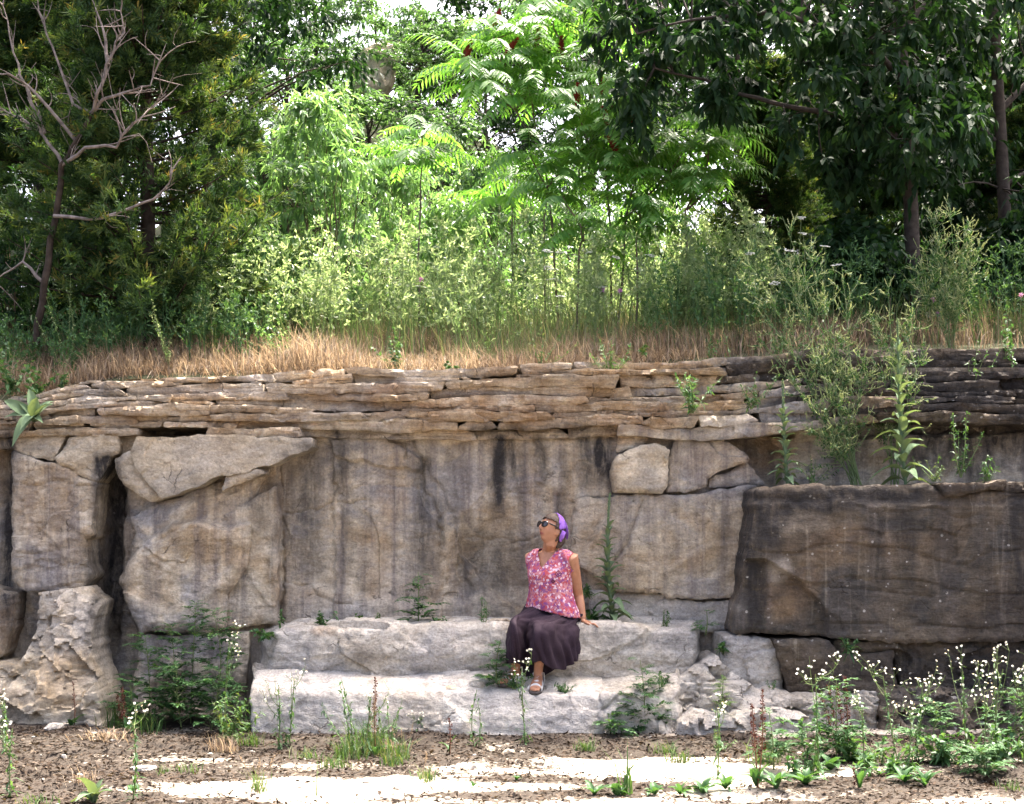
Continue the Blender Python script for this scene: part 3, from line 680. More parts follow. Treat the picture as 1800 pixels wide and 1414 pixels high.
def clumps(mb, C_, r, ntw, nlf, L, W, m=0, sag=.6, up=.2, c_lo=0., c_hi=1.):
    """leaves on radiating twigs about each clump centre"""
    C_ = np.asarray(C_, float); n = len(C_); r = np.broadcast_to(r, n)
    td = nrm(rv(n * ntw, up)).reshape(n, ntw, 3)
    tl = r[:, None] * rng.uniform(.45, 1.15, (n, ntw))
    t = np.linspace(.2, 1, nlf)[None, None] + rng.uniform(-.05, .05, (n, ntw, nlf))
    P = C_[:, None, None] + td[:, :, None] * (tl[..., None] * t)[..., None]
    P[..., 2] -= .12 * (tl[..., None] * t**2)
    P = P.reshape(-1, 3); k = len(P)
    D = np.repeat(td.reshape(-1, 3), nlf, 0) * .55 + rv(k) * .45; D[:, 2] -= sag
    cc = np.repeat(rng.uniform(c_lo, c_hi, n * ntw), nlf) * .6 + rng.random(k) * .4
    mb.leaves(P, D, rv(k, 1.2, .5), L * rng.uniform(.65, 1.2, k), W * rng.uniform(.7, 1.15, k), .1, .3, cc, m)

def limb(mb, a, b, r0, r1, n=6, wob=.06, sides=5, rise=.15):
    a, b = np.asarray(a, float), np.asarray(b, float); l = np.linalg.norm(b - a)
    c = (a + b) / 2 + np.array([0, 0, rise * l]) + rv(1)[0] * wob * l
    P = bez(a, c, b, n); P[1:-1] += rv(n - 2) * wob * .25 * l
    mb.tube(P, np.linspace(r0, r1, n), sides, rng.random())
    return P

def make_tree(H, Rr, ncl, ntw, nlf, L, W, lm_, bm_, low=.25, r0=.09, cr=(.35, .62), flat=.42):
    """returns trunk mesh, crown mesh in local coordinates (height H)"""
    t = MB(); c = MB()
    tp = np.stack([np.cumsum(rng.normal(0, .05, 9)), np.cumsum(rng.normal(0, .05, 9)), np.linspace(-.2, H * .92, 9)], 1)
    t.tube(tp, np.linspace(r0, r0 * .25, 9), 8)
    u = nrm(rv(ncl)); rad = rng.uniform(.25, 1., ncl)**.5
    P = u * rad[:, None] * np.array([Rr, Rr, H * flat]); P[:, 2] += H * (1 - flat * .98)
    P = P[P[:, 2] > H * low]
    for p in P[::2]:
        h = np.clip(p[2] - np.hypot(p[0], p[1]) * .6, H * .15, H * .85)
        k = np.array([np.interp(h, tp[:, 2], tp[:, i]) for i in range(3)])
        limb(t, k, p, r0 * .38 * (1 - .6 * h / H), .006, 5, .08, 4)
    clumps(c, P, rng.uniform(*cr, len(P)), ntw, nlf, L, W)
    return t.mesh('trunk', [bm_]), c.mesh('crown', [lm_])

def place(root, meshes, names):
    for me, n in zip(meshes, names): put(n, me, root)

# ---- far broadleaf trees
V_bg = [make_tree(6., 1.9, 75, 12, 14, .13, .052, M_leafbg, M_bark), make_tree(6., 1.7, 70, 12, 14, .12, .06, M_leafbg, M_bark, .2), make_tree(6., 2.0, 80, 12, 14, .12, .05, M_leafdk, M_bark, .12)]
BG = [ # px, Y, top px, width scale, variant, label
 (20, 19.5, -150, 1.0, 1, 'broadleaf tree at the far left edge behind the bare dead tree'),
 (190, 22., -260, 1.1, 0, 'tall broadleaf tree behind the bare branches of the dead tree'),
 (370, 20.5, -190, 1.0, 2, 'dark broadleaf tree directly behind the cedar'),
 (505, 23.5, 20, .8, 0, 'broadleaf tree rising just right of the cedar top'),
 (565, 26., -90, .85, 1, 'broadleaf tree left of the pale boulder on the hilltop'),
 (655, 31., -60, .8, 0, 'broadleaf tree behind the pale boulder on the hilltop'),
 (735, 25.5, 15, .85, 0, 'rounded bright broadleaf tree right of the hilltop boulder'),
 (640, 22.5, 150, .9, 1, 'low broadleaf tree below the pale hilltop boulder'),
 (800, 29., 15, .9, 2, 'broadleaf tree under the small patch of sky at the top'),
 (850, 22., 120, .8, 2, 'shaded broadleaf tree behind the left sumac'),
 (930, 27., -120, 1.2, 2, 'dark broadleaf tree behind the top of the tallest sumac'),
 (1050, 24., -60, .95, 2, 'dark broadleaf tree behind the sumac fruit cones'),
 (1180, 26.5, -160, 1.1, 0, 'broadleaf tree behind the drooping left branches of the right tree'),
 (1300, 23., -80, 1.0, 2, 'broadleaf tree behind the small dark cedar'),
 (1430, 26., -200, 1.1, 1, 'broadleaf tree seen between the small cedar and the near trunk'),
 (1640, 24.5, -120, .9, 2, 'broadleaf tree seen between the two trunks at right'),
 (1780, 22., -180, 1.1, 2, 'dark broadleaf tree behind the rightmost trunk'),
 (100, 26., -200, 1.2, 2, 'dark broadleaf tree far behind the dead tree forks'),
 (430, 26., -60, 1.1, 1, 'broadleaf tree far behind the cedar right side'),
 (1560, 29., 60, 1.1, 0, 'distant broadleaf tree left of the grey trunk'),
 (980, 21., 260, .9, 0, 'low broadleaf tree behind the middle of the meadow'),
 (470, 19., 200, .8, 1, 'low broadleaf tree between the cedar and the tall pale shrub'),
 (560, 20., 190, .8, 0, 'low broadleaf tree behind the tall pale shrub'),
 (770, 20.5, 200, .8, 1, 'low broadleaf tree behind the young sumac left of centre'),
 (1930, 20., -120, 1.1, 1, 'broadleaf tree cut by the right edge of the view')]
for i, (px_, Y_, ty, ws, v, lab) in enumerate(BG):
    b = top_at(px_, Y_); H = CAMZ + (HOR - ty) / F * Y_ - b[2]
    t = thing('broadleaf_tree', lab, 'tree', b, 'far broadleaf trees behind the meadow', rng.uniform(0, 6.28))
    sc = H / 6.; t.scale = (ws * (.35 * sc + .65), ws * (.35 * sc + .65), sc)
    place(t, V_bg[v], ('trunk', 'crown'))

# ---- the two near trees at right, their crowns laid out along the picture's canopy
def near_tree(label, px0, Y0, pxt, r0, n, xr, yr, Yr, env, limbs, ntw=11, nlf=9):
    b = top_at(px0, Y0); root = thing('broadleaf_tree', label, 'tree', b)
    t = MB(); c = MB()
    P = [np.array(at(px0 + (pxt - px0) * k + 5 * math.sin(k * 7), 640 - 1000 * k, Y0)) for k in np.linspace(0, 1, 12)]
    P[0][2] = b[2] - .1
    t.tube(np.array(P) - b, np.linspace(r0, r0 * .55, 12), 9)
    C_ = []
    while len(C_) < n:
        x, y = rng.uniform(*xr), rng.uniform(*yr)
        if y > env(x) + rng.normal(0, 14): continue
        C_.append(np.array(at(x, y, rng.uniform(*Yr))) - b)
    C_ = np.array(C_)
    lt = []
    for L_ in limbs:
        Q = np.array([at(x, y, Yq) for x, y, Yq in L_]) - b
        Q = np.concatenate([bez(Q[i], (Q[i] + Q[i + 1]) / 2 + rv(1)[0] * .03, Q[i + 1], 4)[:-1] for i in range(len(Q) - 1)] + [Q[-1:]])
        t.tube(Q, np.linspace(.035, .008, len(Q)), 6); lt.append(Q)
    A = np.concatenate(lt)
    for p in C_[::2]:
        k = A[np.argmin(np.linalg.norm(A - p, axis=1))]
        limb(t, k, p, .010, .004, 5, .06, 4, .05)
    clumps(c, C_, rng.uniform(.22, .42, len(C_)), ntw, nlf, .125, .058, sag=.75)
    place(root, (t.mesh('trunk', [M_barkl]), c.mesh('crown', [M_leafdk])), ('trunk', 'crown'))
    return root
near_tree('near tree with grey trunk whose long branch reaches left over the sumac', 1606, 14., 1572, .078, 185, (1050, 1720), (-190, 340), (12.9, 15.2),
          lambda x: np.interp(x, [1050, 1080, 1180, 1300, 1400, 1560, 1720], [60, 200, 225, 190, 290, 330, 250]),
          [[(1575, 240, 14), (1500, 205, 13.9), (1400, 190, 13.7), (1330, 172, 13.6), (1240, 140, 13.5), (1150, 120, 13.4)], [(1568, 120, 14), (1480, 60, 13.6), (1370, 20, 13.3), (1260, 30, 13.2), (1120, 60, 13.2)], [(1578, 60, 14), (1660, -20, 14.2), (1720, -60, 14.3)], [(1590, 230, 14), (1650, 150, 14.4)]])
near_tree('near tree with dark trunk at the right edge', 1768, 14.8, 1742, .072, 150, (1500, 2000), (-190, 470), (14.2, 16.8),
          lambda x: np.interp(x, [1500, 1560, 1640, 1700, 2000], [60, 130, 240, 430, 480]),
          [[(1750, 250, 14.8), (1680, 180, 15), (1600, 90, 15.2)], [(1752, 200, 14.8), (1830, 120, 15), (1920, 60, 15)], [(1755, 330, 14.8), (1820, 300, 15.2), (1900, 280, 15.4)]])

# ---- cedars
def make_cedar(H, Rb, nb, seed):
    t = MB(); c = MB()
    tp = np.stack([np.cumsum(rng.normal(0, .015, 9)), np.cumsum(rng.normal(0, .015, 9)), np.linspace(-.15, H, 9)], 1)
    t.tube(tp, np.linspace(.085, .012, 9), 8)
    PP, DD, CC = [], [], []
    for i in range(nb):
        z = H * rng.uniform(.03, 1.)**.9; ph = rng.uniform(0, 2 * math.pi)
        ln = Rb * (1 - .80 * (z / H)**1.25) * rng.uniform(.6, 1.1)
        d = np.array([math.cos(ph), math.sin(ph), 0]); a = np.array([np.interp(z, tp[:, 2], tp[:, 0]), np.interp(z, tp[:, 2], tp[:, 1]), z])
        b = a + d * ln + np.array([0, 0, ln * rng.uniform(-.05, .55)])
        Q = bez(a, (a + b) / 2 - np.array([0, 0, .10 * ln]), b, 7)
        t.tube(Q, np.linspace(.014, .003, 7), 4)
        ns = int(9 + 17 * ln / Rb)
        for s_ in range(ns):
            u = rng.uniform(.22, 1.02); p = a + (b - a) * u; p = p + np.array([0, 0, -.10 * ln * 2 * u * (1 - u)])
            sd_ = nrm(d * .6 + rv(1, .35, .55)[0]); sl_ = rng.uniform(.10, .30) * (1.1 - .4 * u)
            k = 34
            tt = rng.uniform(.1, 1, k)[:, None]
            PP.append(p + sd_ * sl_ * tt + rv(k) * .012); DD.append(sd_ * .8 + rv(k, .15, .5)); CC.append(np.clip(rng.uniform(0, .8) + .3 * (tt[:, 0] - .5) + rng.normal(0, .08, k), 0, 1))
    PP = np.concatenate(PP); n = len(PP)
    c.cards(PP, np.concatenate(DD), rv(n), rng.uniform(.04, .10, n), rng.uniform(.010, .019, n), np.concatenate(CC))
    return t.mesh('trunk', [M_bark]), c.mesh('crown', [M_cedar])
b = top_at(268, 13.2); CED = make_cedar(5.2, 1.38, 300, 1)
t = thing('cedar_tree', 'tall cedar with golden green sprays above the left cliff', 'tree', b, rz=.6); place(t, CED, ('trunk', 'crown'))
for px_, Y_, sc, lab in [(1345, 15.6, (.62, .62, .52), 'small dark cedar between the sumac and the near tree trunk'), (1500, 17.5, (.9, .9, .62), 'dark cedar behind the near grey trunk'), (1690, 17.2, (.85, .85, .6), 'dark cedar filling the gap between the two right trunks'), (60, 15.5, (1., 1., .8), 'shaded cedar behind the dead tree at the left edge'), (1860, 16., (.9, .9, .7), 'dark cedar at the right edge behind the last trunk')]:
    t = thing('cedar_tree', lab, 'tree', top_at(px_, Y_), rz=rng.uniform(0, 6)); t.scale = sc; place(t, CED, ('trunk', 'crown'))

# ---- bare dead tree at left
b = top_at(62, 12.5); root = thing('dead_tree', 'bare dead tree with pale forked branches at far left', 'tree', b)
t = MB()
def deadbranch(mb, pts, r0, r1, lev, Y0):
    Q = np.array([at(x, y, Y0 + dy) for x, y, dy in pts]) - b
    Q = np.concatenate([np.linspace(Q[i], Q[i + 1], 4)[:-1] for i in range(len(Q) - 1)] + [Q[-1:]]); Q[1:-1] += rv(len(Q) - 2) * .008
    mb.tube(Q, np.linspace(r0, r1, len(Q)), 6)
    for k in range(1, len(Q)):
        for _ in range(1 + (rng.random() < .5)) if (rng.random() < .7 and lev) else ():
            d = nrm(Q[k] - Q[k - 1] + rv(1, .25, .55)[0] * np.linalg.norm(Q[k] - Q[k - 1]) * 1.3)
            l = rng.uniform(.08, .36); e = Q[k] + d * l
            W_ = bez(Q[k], Q[k] + d * l * .5 + rv(1)[0] * .03, e, 5); mb.tube(W_, np.linspace(.0065, .002, 5), 4)
            if rng.random() < .6: mb.tube(bez(W_[2], W_[2] + rv(1, .3)[0] * .05, W_[2] + d * .1 + rv(1, .4)[0] * .09, 4), np.linspace(.004, .0015, 4), 3)
D0 = [[(62, 610, 0), (80, 500, 0), (95, 380, .05), (110, 290, 0), (135, 250, -.05), (160, 200, -.1)]]
D1 = [[(160, 200, -.1), (185, 175, -.15), (225, 160, -.2), (262, 150, -.25), (282, 108, -.25)], [(160, 200, -.1), (130, 182, 0), (100, 105, .1), (75, 40, .15), (60, -20, .2)], [(160, 200, -.1), (172, 165, -.2), (190, 115, -.25), (200, 80, -.3), (218, 55, -.3), (212, 20, -.3)],
      [(110, 290, 0), (78, 235, .1), (40, 210, .15), (-10, 185, .2)], [(190, 115, -.25), (180, 50, -.2), (158, -10, -.15)], [(78, 235, .1), (45, 155, .1), (25, 90, .15), (5, 10, .2)], [(110, 290, 0), (150, 262, -.2), (205, 255, -.3), (220, 232, -.35), (250, 205, -.35), (292, 165, -.4)], [(95, 380, 0), (180, 385, -.2), (250, 360, -.3), (298, 322, -.35), (305, 296, -.35)], [(80, 500, 0), (40, 460, .1), (-10, 495, .2)], [(135, 250, 0), (60, 160, -.1), (20, 130, -.15), (-20, 128, -.2)]]
for q in D0: deadbranch(t, q, .033, .02, 0, 12.5)
put('trunk', t.mesh('trunk', [M_bark]), root)
for q in D1:
    t = MB(); deadbranch(t, q, .017, .004, 1, 12.5); put('branch', t.mesh('branch', [M_dead]), root)

# ---- broadleaf shrubs in the meadow
def shrub(label, px0, Y0, ytop, wpx, n, mat, ybot=None, L=.085, W=.026, sag=.7, dep=.6, ntw=9, nlf=9, name='shrub', stem=M_twig):
    b = top_at(px0, Y0); root = thing(name, label, 'shrub', b, 'leafy shrubs in the meadow')
    t = MB(); c = MB()
    zt = CAMZ + (HOR - ytop) / F * Y0 - b[2]; w = wpx / F * Y0 / 2
    u = rng.uniform(.12, 1, n)**.8; ph = rng.uniform(0, 6.28, n); rr = rng.random(n)**.5
    pr = np.sin(np.clip(u, 0, 1) * math.pi * .82 + .25)
    C_ = np.stack([np.cos(ph) * rr * w * pr, np.sin(ph) * rr * dep * pr, u * zt * (1 - .12 * rr)], 1)
    for p in C_[::3]: limb(t, [p[0] * .12, p[1] * .12, -.05], p, .011, .003, 6, .05, 4, .1)
    clumps(c, C_, rng.uniform(.16, .34, n), ntw, nlf, L, W, sag=sag)
    place(root, (t.mesh('stems', [stem]), c.mesh('crown', [mat])), ('stems', 'crown'))
shrub('tall pale shrub with drooping narrow leaves right of the cedar', 560, 14.6, 130, 230, 95, M_shrub, L=.10, W=.028)
shrub('pale narrow leaved shrub left of the centre sumac', 690, 16.4, 235, 220, 80, M_shrub)
shrub('green shrub behind the white topped meadow flowers', 870, 16.8, 240, 240, 85, M_leafbg)
shrub('low green shrub in the middle of the meadow', 800, 15.4, 330, 220, 70, M_shrub)
shrub('green shrub under the right sumac', 1130, 16.6, 330, 240, 70, M_shrub)
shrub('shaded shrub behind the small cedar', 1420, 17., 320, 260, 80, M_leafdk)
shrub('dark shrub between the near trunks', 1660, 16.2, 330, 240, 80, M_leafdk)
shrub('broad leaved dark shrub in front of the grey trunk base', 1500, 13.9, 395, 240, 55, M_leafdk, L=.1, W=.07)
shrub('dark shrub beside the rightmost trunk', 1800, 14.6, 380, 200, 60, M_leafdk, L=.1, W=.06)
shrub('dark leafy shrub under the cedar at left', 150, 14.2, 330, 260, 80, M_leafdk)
shrub('leafy shrub at the left edge below the dead tree', 10, 13.6, 330, 180, 60, M_leafdk)
shrub('pale shrub between the cedar and the meadow grass', 470, 14.0, 400, 170, 55, M_shrub)
shrub('bright shrub seen through the gap under the sumac', 1010, 18., 330, 260, 70, M_leafbg)
shrub('thin yellow green shrub left of the small cedar', 1260, 16., 380, 140, 45, M_herb)

# ---- sumac
def frond_mesh(seed, n=12, L=.60):
    m_ = MB()
    t_ = np.linspace(0, 1, 8)
    R_ = np.stack([L * t_ * (1 - .12 * t_), np.zeros(8), .10 * L * np.sin(t_ * 2.2) - .34 * L * t_**2.4], 1)
    m_.tube(R_, np.linspace(.0035, .0012, 8), 3, .9)
    P, D, N, LL = [], [], [], []
    for k in range(n):
        u = .16 + .82 * k / (n - 1); p = np.array([np.interp(u, t_, R_[:, i]) for i in range(3)])
        for s in (-1, 1):
            P.append(p); D.append([.38, s * .75, -.55 + rng.normal(0, .12)]); N.append([.1, -s * .6, .8]); LL.append(.150 * (1 - .55 * abs(u - .45)**1.5 * 1.6))
    P.append(R_[-1]); D.append([.8, 0, -.6]); N.append([.5, 0, .8]); LL.append(.08)
    m_.leaves(P, D, N, np.array(LL), np.array(LL) * .23, .1, .3, rng.uniform(.1, .9, len(P)))
    return m_.mesh('frond', [M_sumac])
FR = [frond_mesh(i) for i in range(4)]
fm = MB()
for z in np.linspace(0, 1, 9):
    k = max(4, int(16 * (1 - .7 * abs(z - .35))))
    ph = rng.uniform(0, 6.28, k); r_ = .026 * (1 - .75 * z) * (.6 + .4 * min(1, z * 5))
    P = np.stack([np.cos(ph) * r_, np.sin(ph) * r_, np.full(k, z * .13)], 1)
    D = np.stack([np.cos(ph) * .6, np.sin(ph) * .6, np.full(k, .8)], 1); fm.leaves(P - D * .008, D, np.stack([np.cos(ph), np.sin(ph), np.full(k, .1)], 1), .026, .017, 0, .5)
fm.tube([[0, 0, -.03], [0, 0, .1]], [.008, .012], 6)
FRU = fm.mesh('fruit_cluster', [M_red])
def sumac(label, base, stems, tips, nf=11):
    """stems: polylines of (px,py,Y); tips: (px,py,Y,fruit)"""
    b = np.array(at(*base)); b[2] = hz(b[0], b[1]); root = thing('sumac', label, 'shrub', b, 'sumac shrubs in the meadow')
    A = []
    for s_ in stems:
        m_ = MB(); Q = np.array([at(*q) for q in s_]) - b
        if s_[0] == base: Q[0] = 0, 0, -.05
        Q = np.concatenate([np.linspace(Q[i], Q[i + 1], 5)[:-1] for i in range(len(Q) - 1)] + [Q[-1:]]); Q[1:-1] += rv(len(Q) - 2) * .006
        m_.tube(Q, np.linspace(.012, .007, len(Q)), 6); put('stem', m_.mesh('stem', [M_sst]), root); A.append(Q)
    A = np.concatenate(A)
    for px_, py_, Y_, fr in tips:
        p = np.array(at(px_, py_, Y_)) - b
        k = A[np.argmin(np.linalg.norm(A - p, axis=1) + .4 * np.maximum(0, A[:, 2] - p[2]))]
        if np.linalg.norm(k - p) > .05:
            m_ = MB(); limb(m_, k, p, .009, .006, 5, .05, 5, -.05); put('stem', m_.mesh('stem', [M_twig]), root)
        ph0 = rng.uniform(0, 6.28)
        for j in range(nf):
            o = put('frond', FR[rng.integers(4)], root, p + np.array([0, 0, -.05 + .012 * j]))
            s = rng.uniform(.8, 1.1); o.scale = (s, s, s); o.rotation_euler = (rng.normal(0, .12), rng.uniform(-.6, .25), ph0 + j * 2.4 + rng.normal(0, .2))
        if fr:
            o = put('fruit_cluster', FRU, root, p + np.array([0, -.03, .09])); o.rotation_euler = (rng.normal(0, .25), rng.normal(0, .25), 0); s = rng.uniform(1.2, 1.5); o.scale = (s, s, s)
Ys = 14.6
sumac('tall sumac leaning left with red fruit cones at its tips', (985, 480, Ys), [[(985, 480, Ys), (965, 330, Ys), (952, 270, Ys), (905, 192, Ys - .1), (885, 120, Ys - .1), (868, 70, Ys)], [(952, 270, Ys), (943, 250, Ys), (937, 185, Ys + .1), (925, 150, Ys), (940, 105, Ys)], [(905, 192, Ys - .1), (860, 165, Ys - .1), (822, 125, Ys - .2)]],
      [(818, 118, Ys - .2, 1), (868, 60, Ys, 1), (905, 55, Ys, 0), (942, 98, Ys, 1), (845, 150, Ys - .3, 0), (890, 110, Ys - .2, 1), (960, 150, Ys + .1, 0), (925, 170, Ys - .3, 0)])
Ys = 14.9
sumac('tallest sumac, its forked grey stem reaching the top of the picture', (1035, 500, Ys), [[(1035, 500, Ys), (1020, 330, Ys), (1014, 215, Ys), (1022, 145, Ys), (975, 50, Ys), (960, -10, Ys)], [(1022, 145, Ys), (1050, 115, Ys + .1), (1075, 60, Ys + .1)]],
      [(962, 20, Ys, 1), (985, 118, Ys - .2, 1), (1000, 60, Ys + .1, 0), (1038, 0, Ys, 1), (1075, 60, Ys + .1, 0), (930, 30, Ys, 0), (1000, 170, Ys - .2, 0)])
Ys = 14.3
sumac('middle sumac with red cones above the pale gap', (1075, 500, Ys), [[(1075, 500, Ys), (1073, 420, Ys), (1068, 320, Ys), (1060, 240, Ys), (1085, 170, Ys)], [(1068, 320, Ys), (1030, 240, Ys), (1020, 210, Ys)]],
      [(1057, 178, Ys, 1), (1088, 160, Ys, 0), (1012, 200, Ys - .2, 1), (1070, 238, Ys - .2, 1), (1110, 236, Ys - .1, 1), (1085, 285, Ys - .3, 1), (1045, 300, Ys - .3, 0), (1000, 270, Ys, 0)])
sumac('sumac right of the pale gap with spreading fronds', (1085, 470, 14.1), [[(1085, 470, 14.1), (1100, 385, 14.1), (1180, 300, 14.1), (1200, 270, 14.1)], [(1100, 385, 14.1), (1120, 300, 14.1)]],
      [(1195, 268, 14.1, 0), (1150, 275, 14.0, 0), (1120, 290, 14.1, 0), (1180, 320, 13.9, 0)])
sumac('rightmost sumac beside the small dark cedar', (1200, 500, 14.2), [[(1200, 500, 14.2), (1207, 370, 14.2), (1240, 300, 14.2), (1247, 225, 14.2)], [(1207, 370, 14.2), (1260, 320, 14.2)]],
      [(1247, 218, 14.2, 0), (1235, 265, 14.1, 0), (1262, 300, 14.2, 0), (1215, 330, 14.0, 0), (1270, 240, 14.3, 0)])
sumac('low sumac in front of the pale gap', (1010, 520, 13.7), [[(1010, 520, 13.7), (1020, 440, 13.7), (1022, 400, 13.7)]], [(1022, 395, 13.7, 0), (1050, 420, 13.7, 0), (990, 345, 13.9, 0)], 7)
sumac('young sumac left of centre above the pale clover', (735, 500, 14.6), [[(735, 500, 14.6), (738, 400, 14.6), (742, 250, 14.6)]], [(742, 235, 14.6, 0), (760, 275, 14.5, 0), (715, 290, 14.6, 0)], 8)
sumac('young sumac behind the meadow flowers left of the tall ones', (905, 500, 14.9), [[(905, 500, 14.9), (900, 400, 14.9), (905, 320, 14.9)]], [(905, 310, 14.9, 0), (935, 330, 14.8, 0), (880, 350, 15, 0)], 7)

sumac('short sumac filling the middle of the meadow', (1120, 520, 13.9), [[(1120, 520, 13.9), (1118, 440, 13.9), (1125, 380, 13.9)]], [(1125, 370, 13.9, 0), (1160, 400, 13.8, 0), (1095, 345, 14., 0)], 8)
sumac('short sumac left of the red cones', (960, 520, 14.2), [[(960, 520, 14.2), (955, 400, 14.2), (962, 330, 14.2)]], [(962, 320, 14.2, 0), (930, 270, 14.3, 0), (985, 300, 14.2, 0)], 8)

# pale boulder on the hilltop
b = np.array(at(655, 108, 26.)); b[2] = hz(b[0], b[1])
bm = bmesh.new(); bmesh.ops.create_icosphere(bm, subdivisions=4, radius=1.)
zc = CAMZ + (HOR - 115) / F * 26 - b[2]
for v in bm.verts:
    c_ = v.co.copy(); n_ = float(fbm(np.array(c_.x * 1.6), np.array(c_.y * 1.6), np.array(c_.z * 1.6 + 4), 4, 3))
    q_ = 1 + .28 * n_; v.co = Vector((c_.x * .36 * q_ + .18 * max(0, c_.z), c_.y * .5 * q_, zc + c_.z * .36 * (1 + .2 * n_) - (c_.z < 0) * .6 * zc * -c_.z))
me = bpy.data.meshes.new('boulder'); bm.to_mesh(me); bm.free(); me.materials.append(M_clean)
tag(put('boulder', me, None, b), 'pale tan boulder peeking out among the hilltop trees', 'boulder')

# ------------------------------------------------------------------ meadow and grass masses
def blades(mb, P, h, w, lean, c=None, m=0):
    P = np.asarray(P, float); n = len(P); ph = rng.uniform(0, 6.28, n)
    d = np.stack([np.cos(ph), np.sin(ph), np.zeros(n)], 1); s = np.stack([-np.sin(ph + .6), np.cos(ph + .6), np.zeros(n)], 1)
    h = np.broadcast_to(h, n)[:, None]; w = np.broadcast_to(w, n)[:, None]; lean = np.broadcast_to(lean, n)[:, None]
    z = np.array([0, 0, 1.])
    m1 = P + z * h * .55 + d * lean * h * .3; tip = P + z * h * (1 - .3 * lean) + d * lean * h
    V = np.stack([P - s * w * .5, P + s * w * .5, m1 - s * w * .4, m1 + s * w * .4, tip], 1).reshape(-1, 3)
    b_ = np.arange(n)[:, None] * 5
    f = np.concatenate([b_ + [0, 1, 3], b_ + [0, 3, 2], b_ + [2, 3, 4]])
    cc = rng.random(n) if c is None else np.broadcast_to(c, n)
    mb.add(V, f, np.repeat(cc, 5), m)

def scatter(n, x0, x1, d0, d1, dens=None):
    X_ = rng.uniform(x0, x1, n); D_ = d0 + (d1 - d0) * rng.random(n)**1.2
    if dens is not None:
        k = rng.random(n) < dens(X_, D_); X_, D_ = X_[k], D_[k]
    Y_ = hill_edge(X_) + D_
    return np.stack([X_, Y_, hill_z(X_, Y_)], 1)

mb = MB()
P = scatter(36000, -4.8, 5.0, .0, 2.2, lambda x, d: np.clip(.9 + .5 * fbm(x * 1.3, d * 1.3, 0, 2, 3) - .35 * (x > .6) * (d < .5) - .5 * (x > 3.), .05, 1))
n = len(P); blades(mb, P, rng.uniform(.14, .46, n) * (.75 + .35 * fbm(P[:, 0] * 1.2, P[:, 1] * 1.2, 0, 2, 9)), rng.uniform(.004, .008, n), rng.uniform(.1, 1., n))
P = scatter(3500, -4.4, 1.5, -.06, .5); n = len(P)        # straw flopping over the edge
blades(mb, P + [0, 0, .02], rng.uniform(.05, .16, n), .006, rng.uniform(1., 2.2, n))
o = put('dry_grass', mb.mesh('dry_grass', [M_straw])); o['kind'] = 'stuff'; tag(o, 'golden dry grass covering the cliff top', 'dry grass')
mb = MB()
P = scatter(26000, -5.5, 5.5, .4, 4.8, lambda x, d: np.clip(-.1 + .35 * d + .3 * (x > -.6), .0, 1)); n = len(P)
blades(mb, P, rng.uniform(.2, .6, n), rng.uniform(.004, .007, n), rng.uniform(.1, .5, n))
o = put('green_grass', mb.mesh('green_grass', [M_grass])); o['kind'] = 'stuff'; tag(o, 'tall green grass growing behind the dry grass', 'grass')

def spray_plants(mb, bases, h, nbr, nlf, lsize, spread, rc=0.):
    """tall thin branching herbs"""
    for p in bases:
        hh = rng.uniform(*h); tip = p + np.array([rng.normal(0, spread * hh), rng.normal(0, spread * hh), hh])
        Q = bez(p, (p + tip) / 2 + np.array([0, 0, .1 * hh]), tip, 6)
        mb.tube(Q, np.linspace(.0045, .0018, 6), 3, .35 + rc)
        for k in range(nbr):
            u = rng.uniform(.25, .95); a = p + (tip - p) * u + np.array([0, 0, .1 * hh * 2 * u * (1 - u)])
            d = nrm(rv(1, .9, .8)[0]); l = rng.uniform(.10, .28) * (1.25 - u) + .05; e = a + d * l
            mb.tube([a, (a + e) / 2 + [0, 0, .02], e], [.0022, .0018, .001], 3, .55 + rc)
            tt = rng.uniform(.1, 1., nlf)[:, None]
            mb.cards(a + (e - a) * tt, d * .6 + rv(nlf, .3, .7), rv(nlf), lsize * rng.uniform(.6, 1.3, nlf), lsize * .34, rng.uniform(.35, 1, nlf))
mb = MB()
def mdens(x, d): return np.clip(.75 + .5 * fbm(x * .9, d * .9, 3, 2, 19), .1, 1)
bs = scatter(520, -3.2, 2.6, .95, 4.6, mdens)
spray_plants(mb, bs, (.6, 1.3), 14, 9, .048, .12)
o = put('meadow_herbs', mb.mesh('meadow_herbs', [M_herb])); o['kind'] = 'stuff'; tag(o, 'pale green tangle of tall meadow herbs behind the grass', 'meadow herbs')
mb = MB()
bs = scatter(150, -5., -2., .3, 2.2); spray_plants(mb, bs, (.3, .7), 8, 9, .04, .1)
bs = scatter(260, 1.2, 5.4, .5, 3.4); spray_plants(mb, bs, (.4, .95), 10, 9, .045, .1)
o = put('shade_herbs', mb.mesh('shade_herbs', [M_weed])); o['kind'] = 'stuff'; tag(o, 'dark green herbs growing in the shade under the trees', 'herbs')

# ------------------------------------------------------------------ single plants
def stemline(a, b, bow=.08, n=7):
    a, b = np.asarray(a, float), np.asarray(b, float); l = np.linalg.norm(b - a)
    return bez(a, (a + b) / 2 + rv(1)[0] * bow * l * [1, 1, .3], b, n)

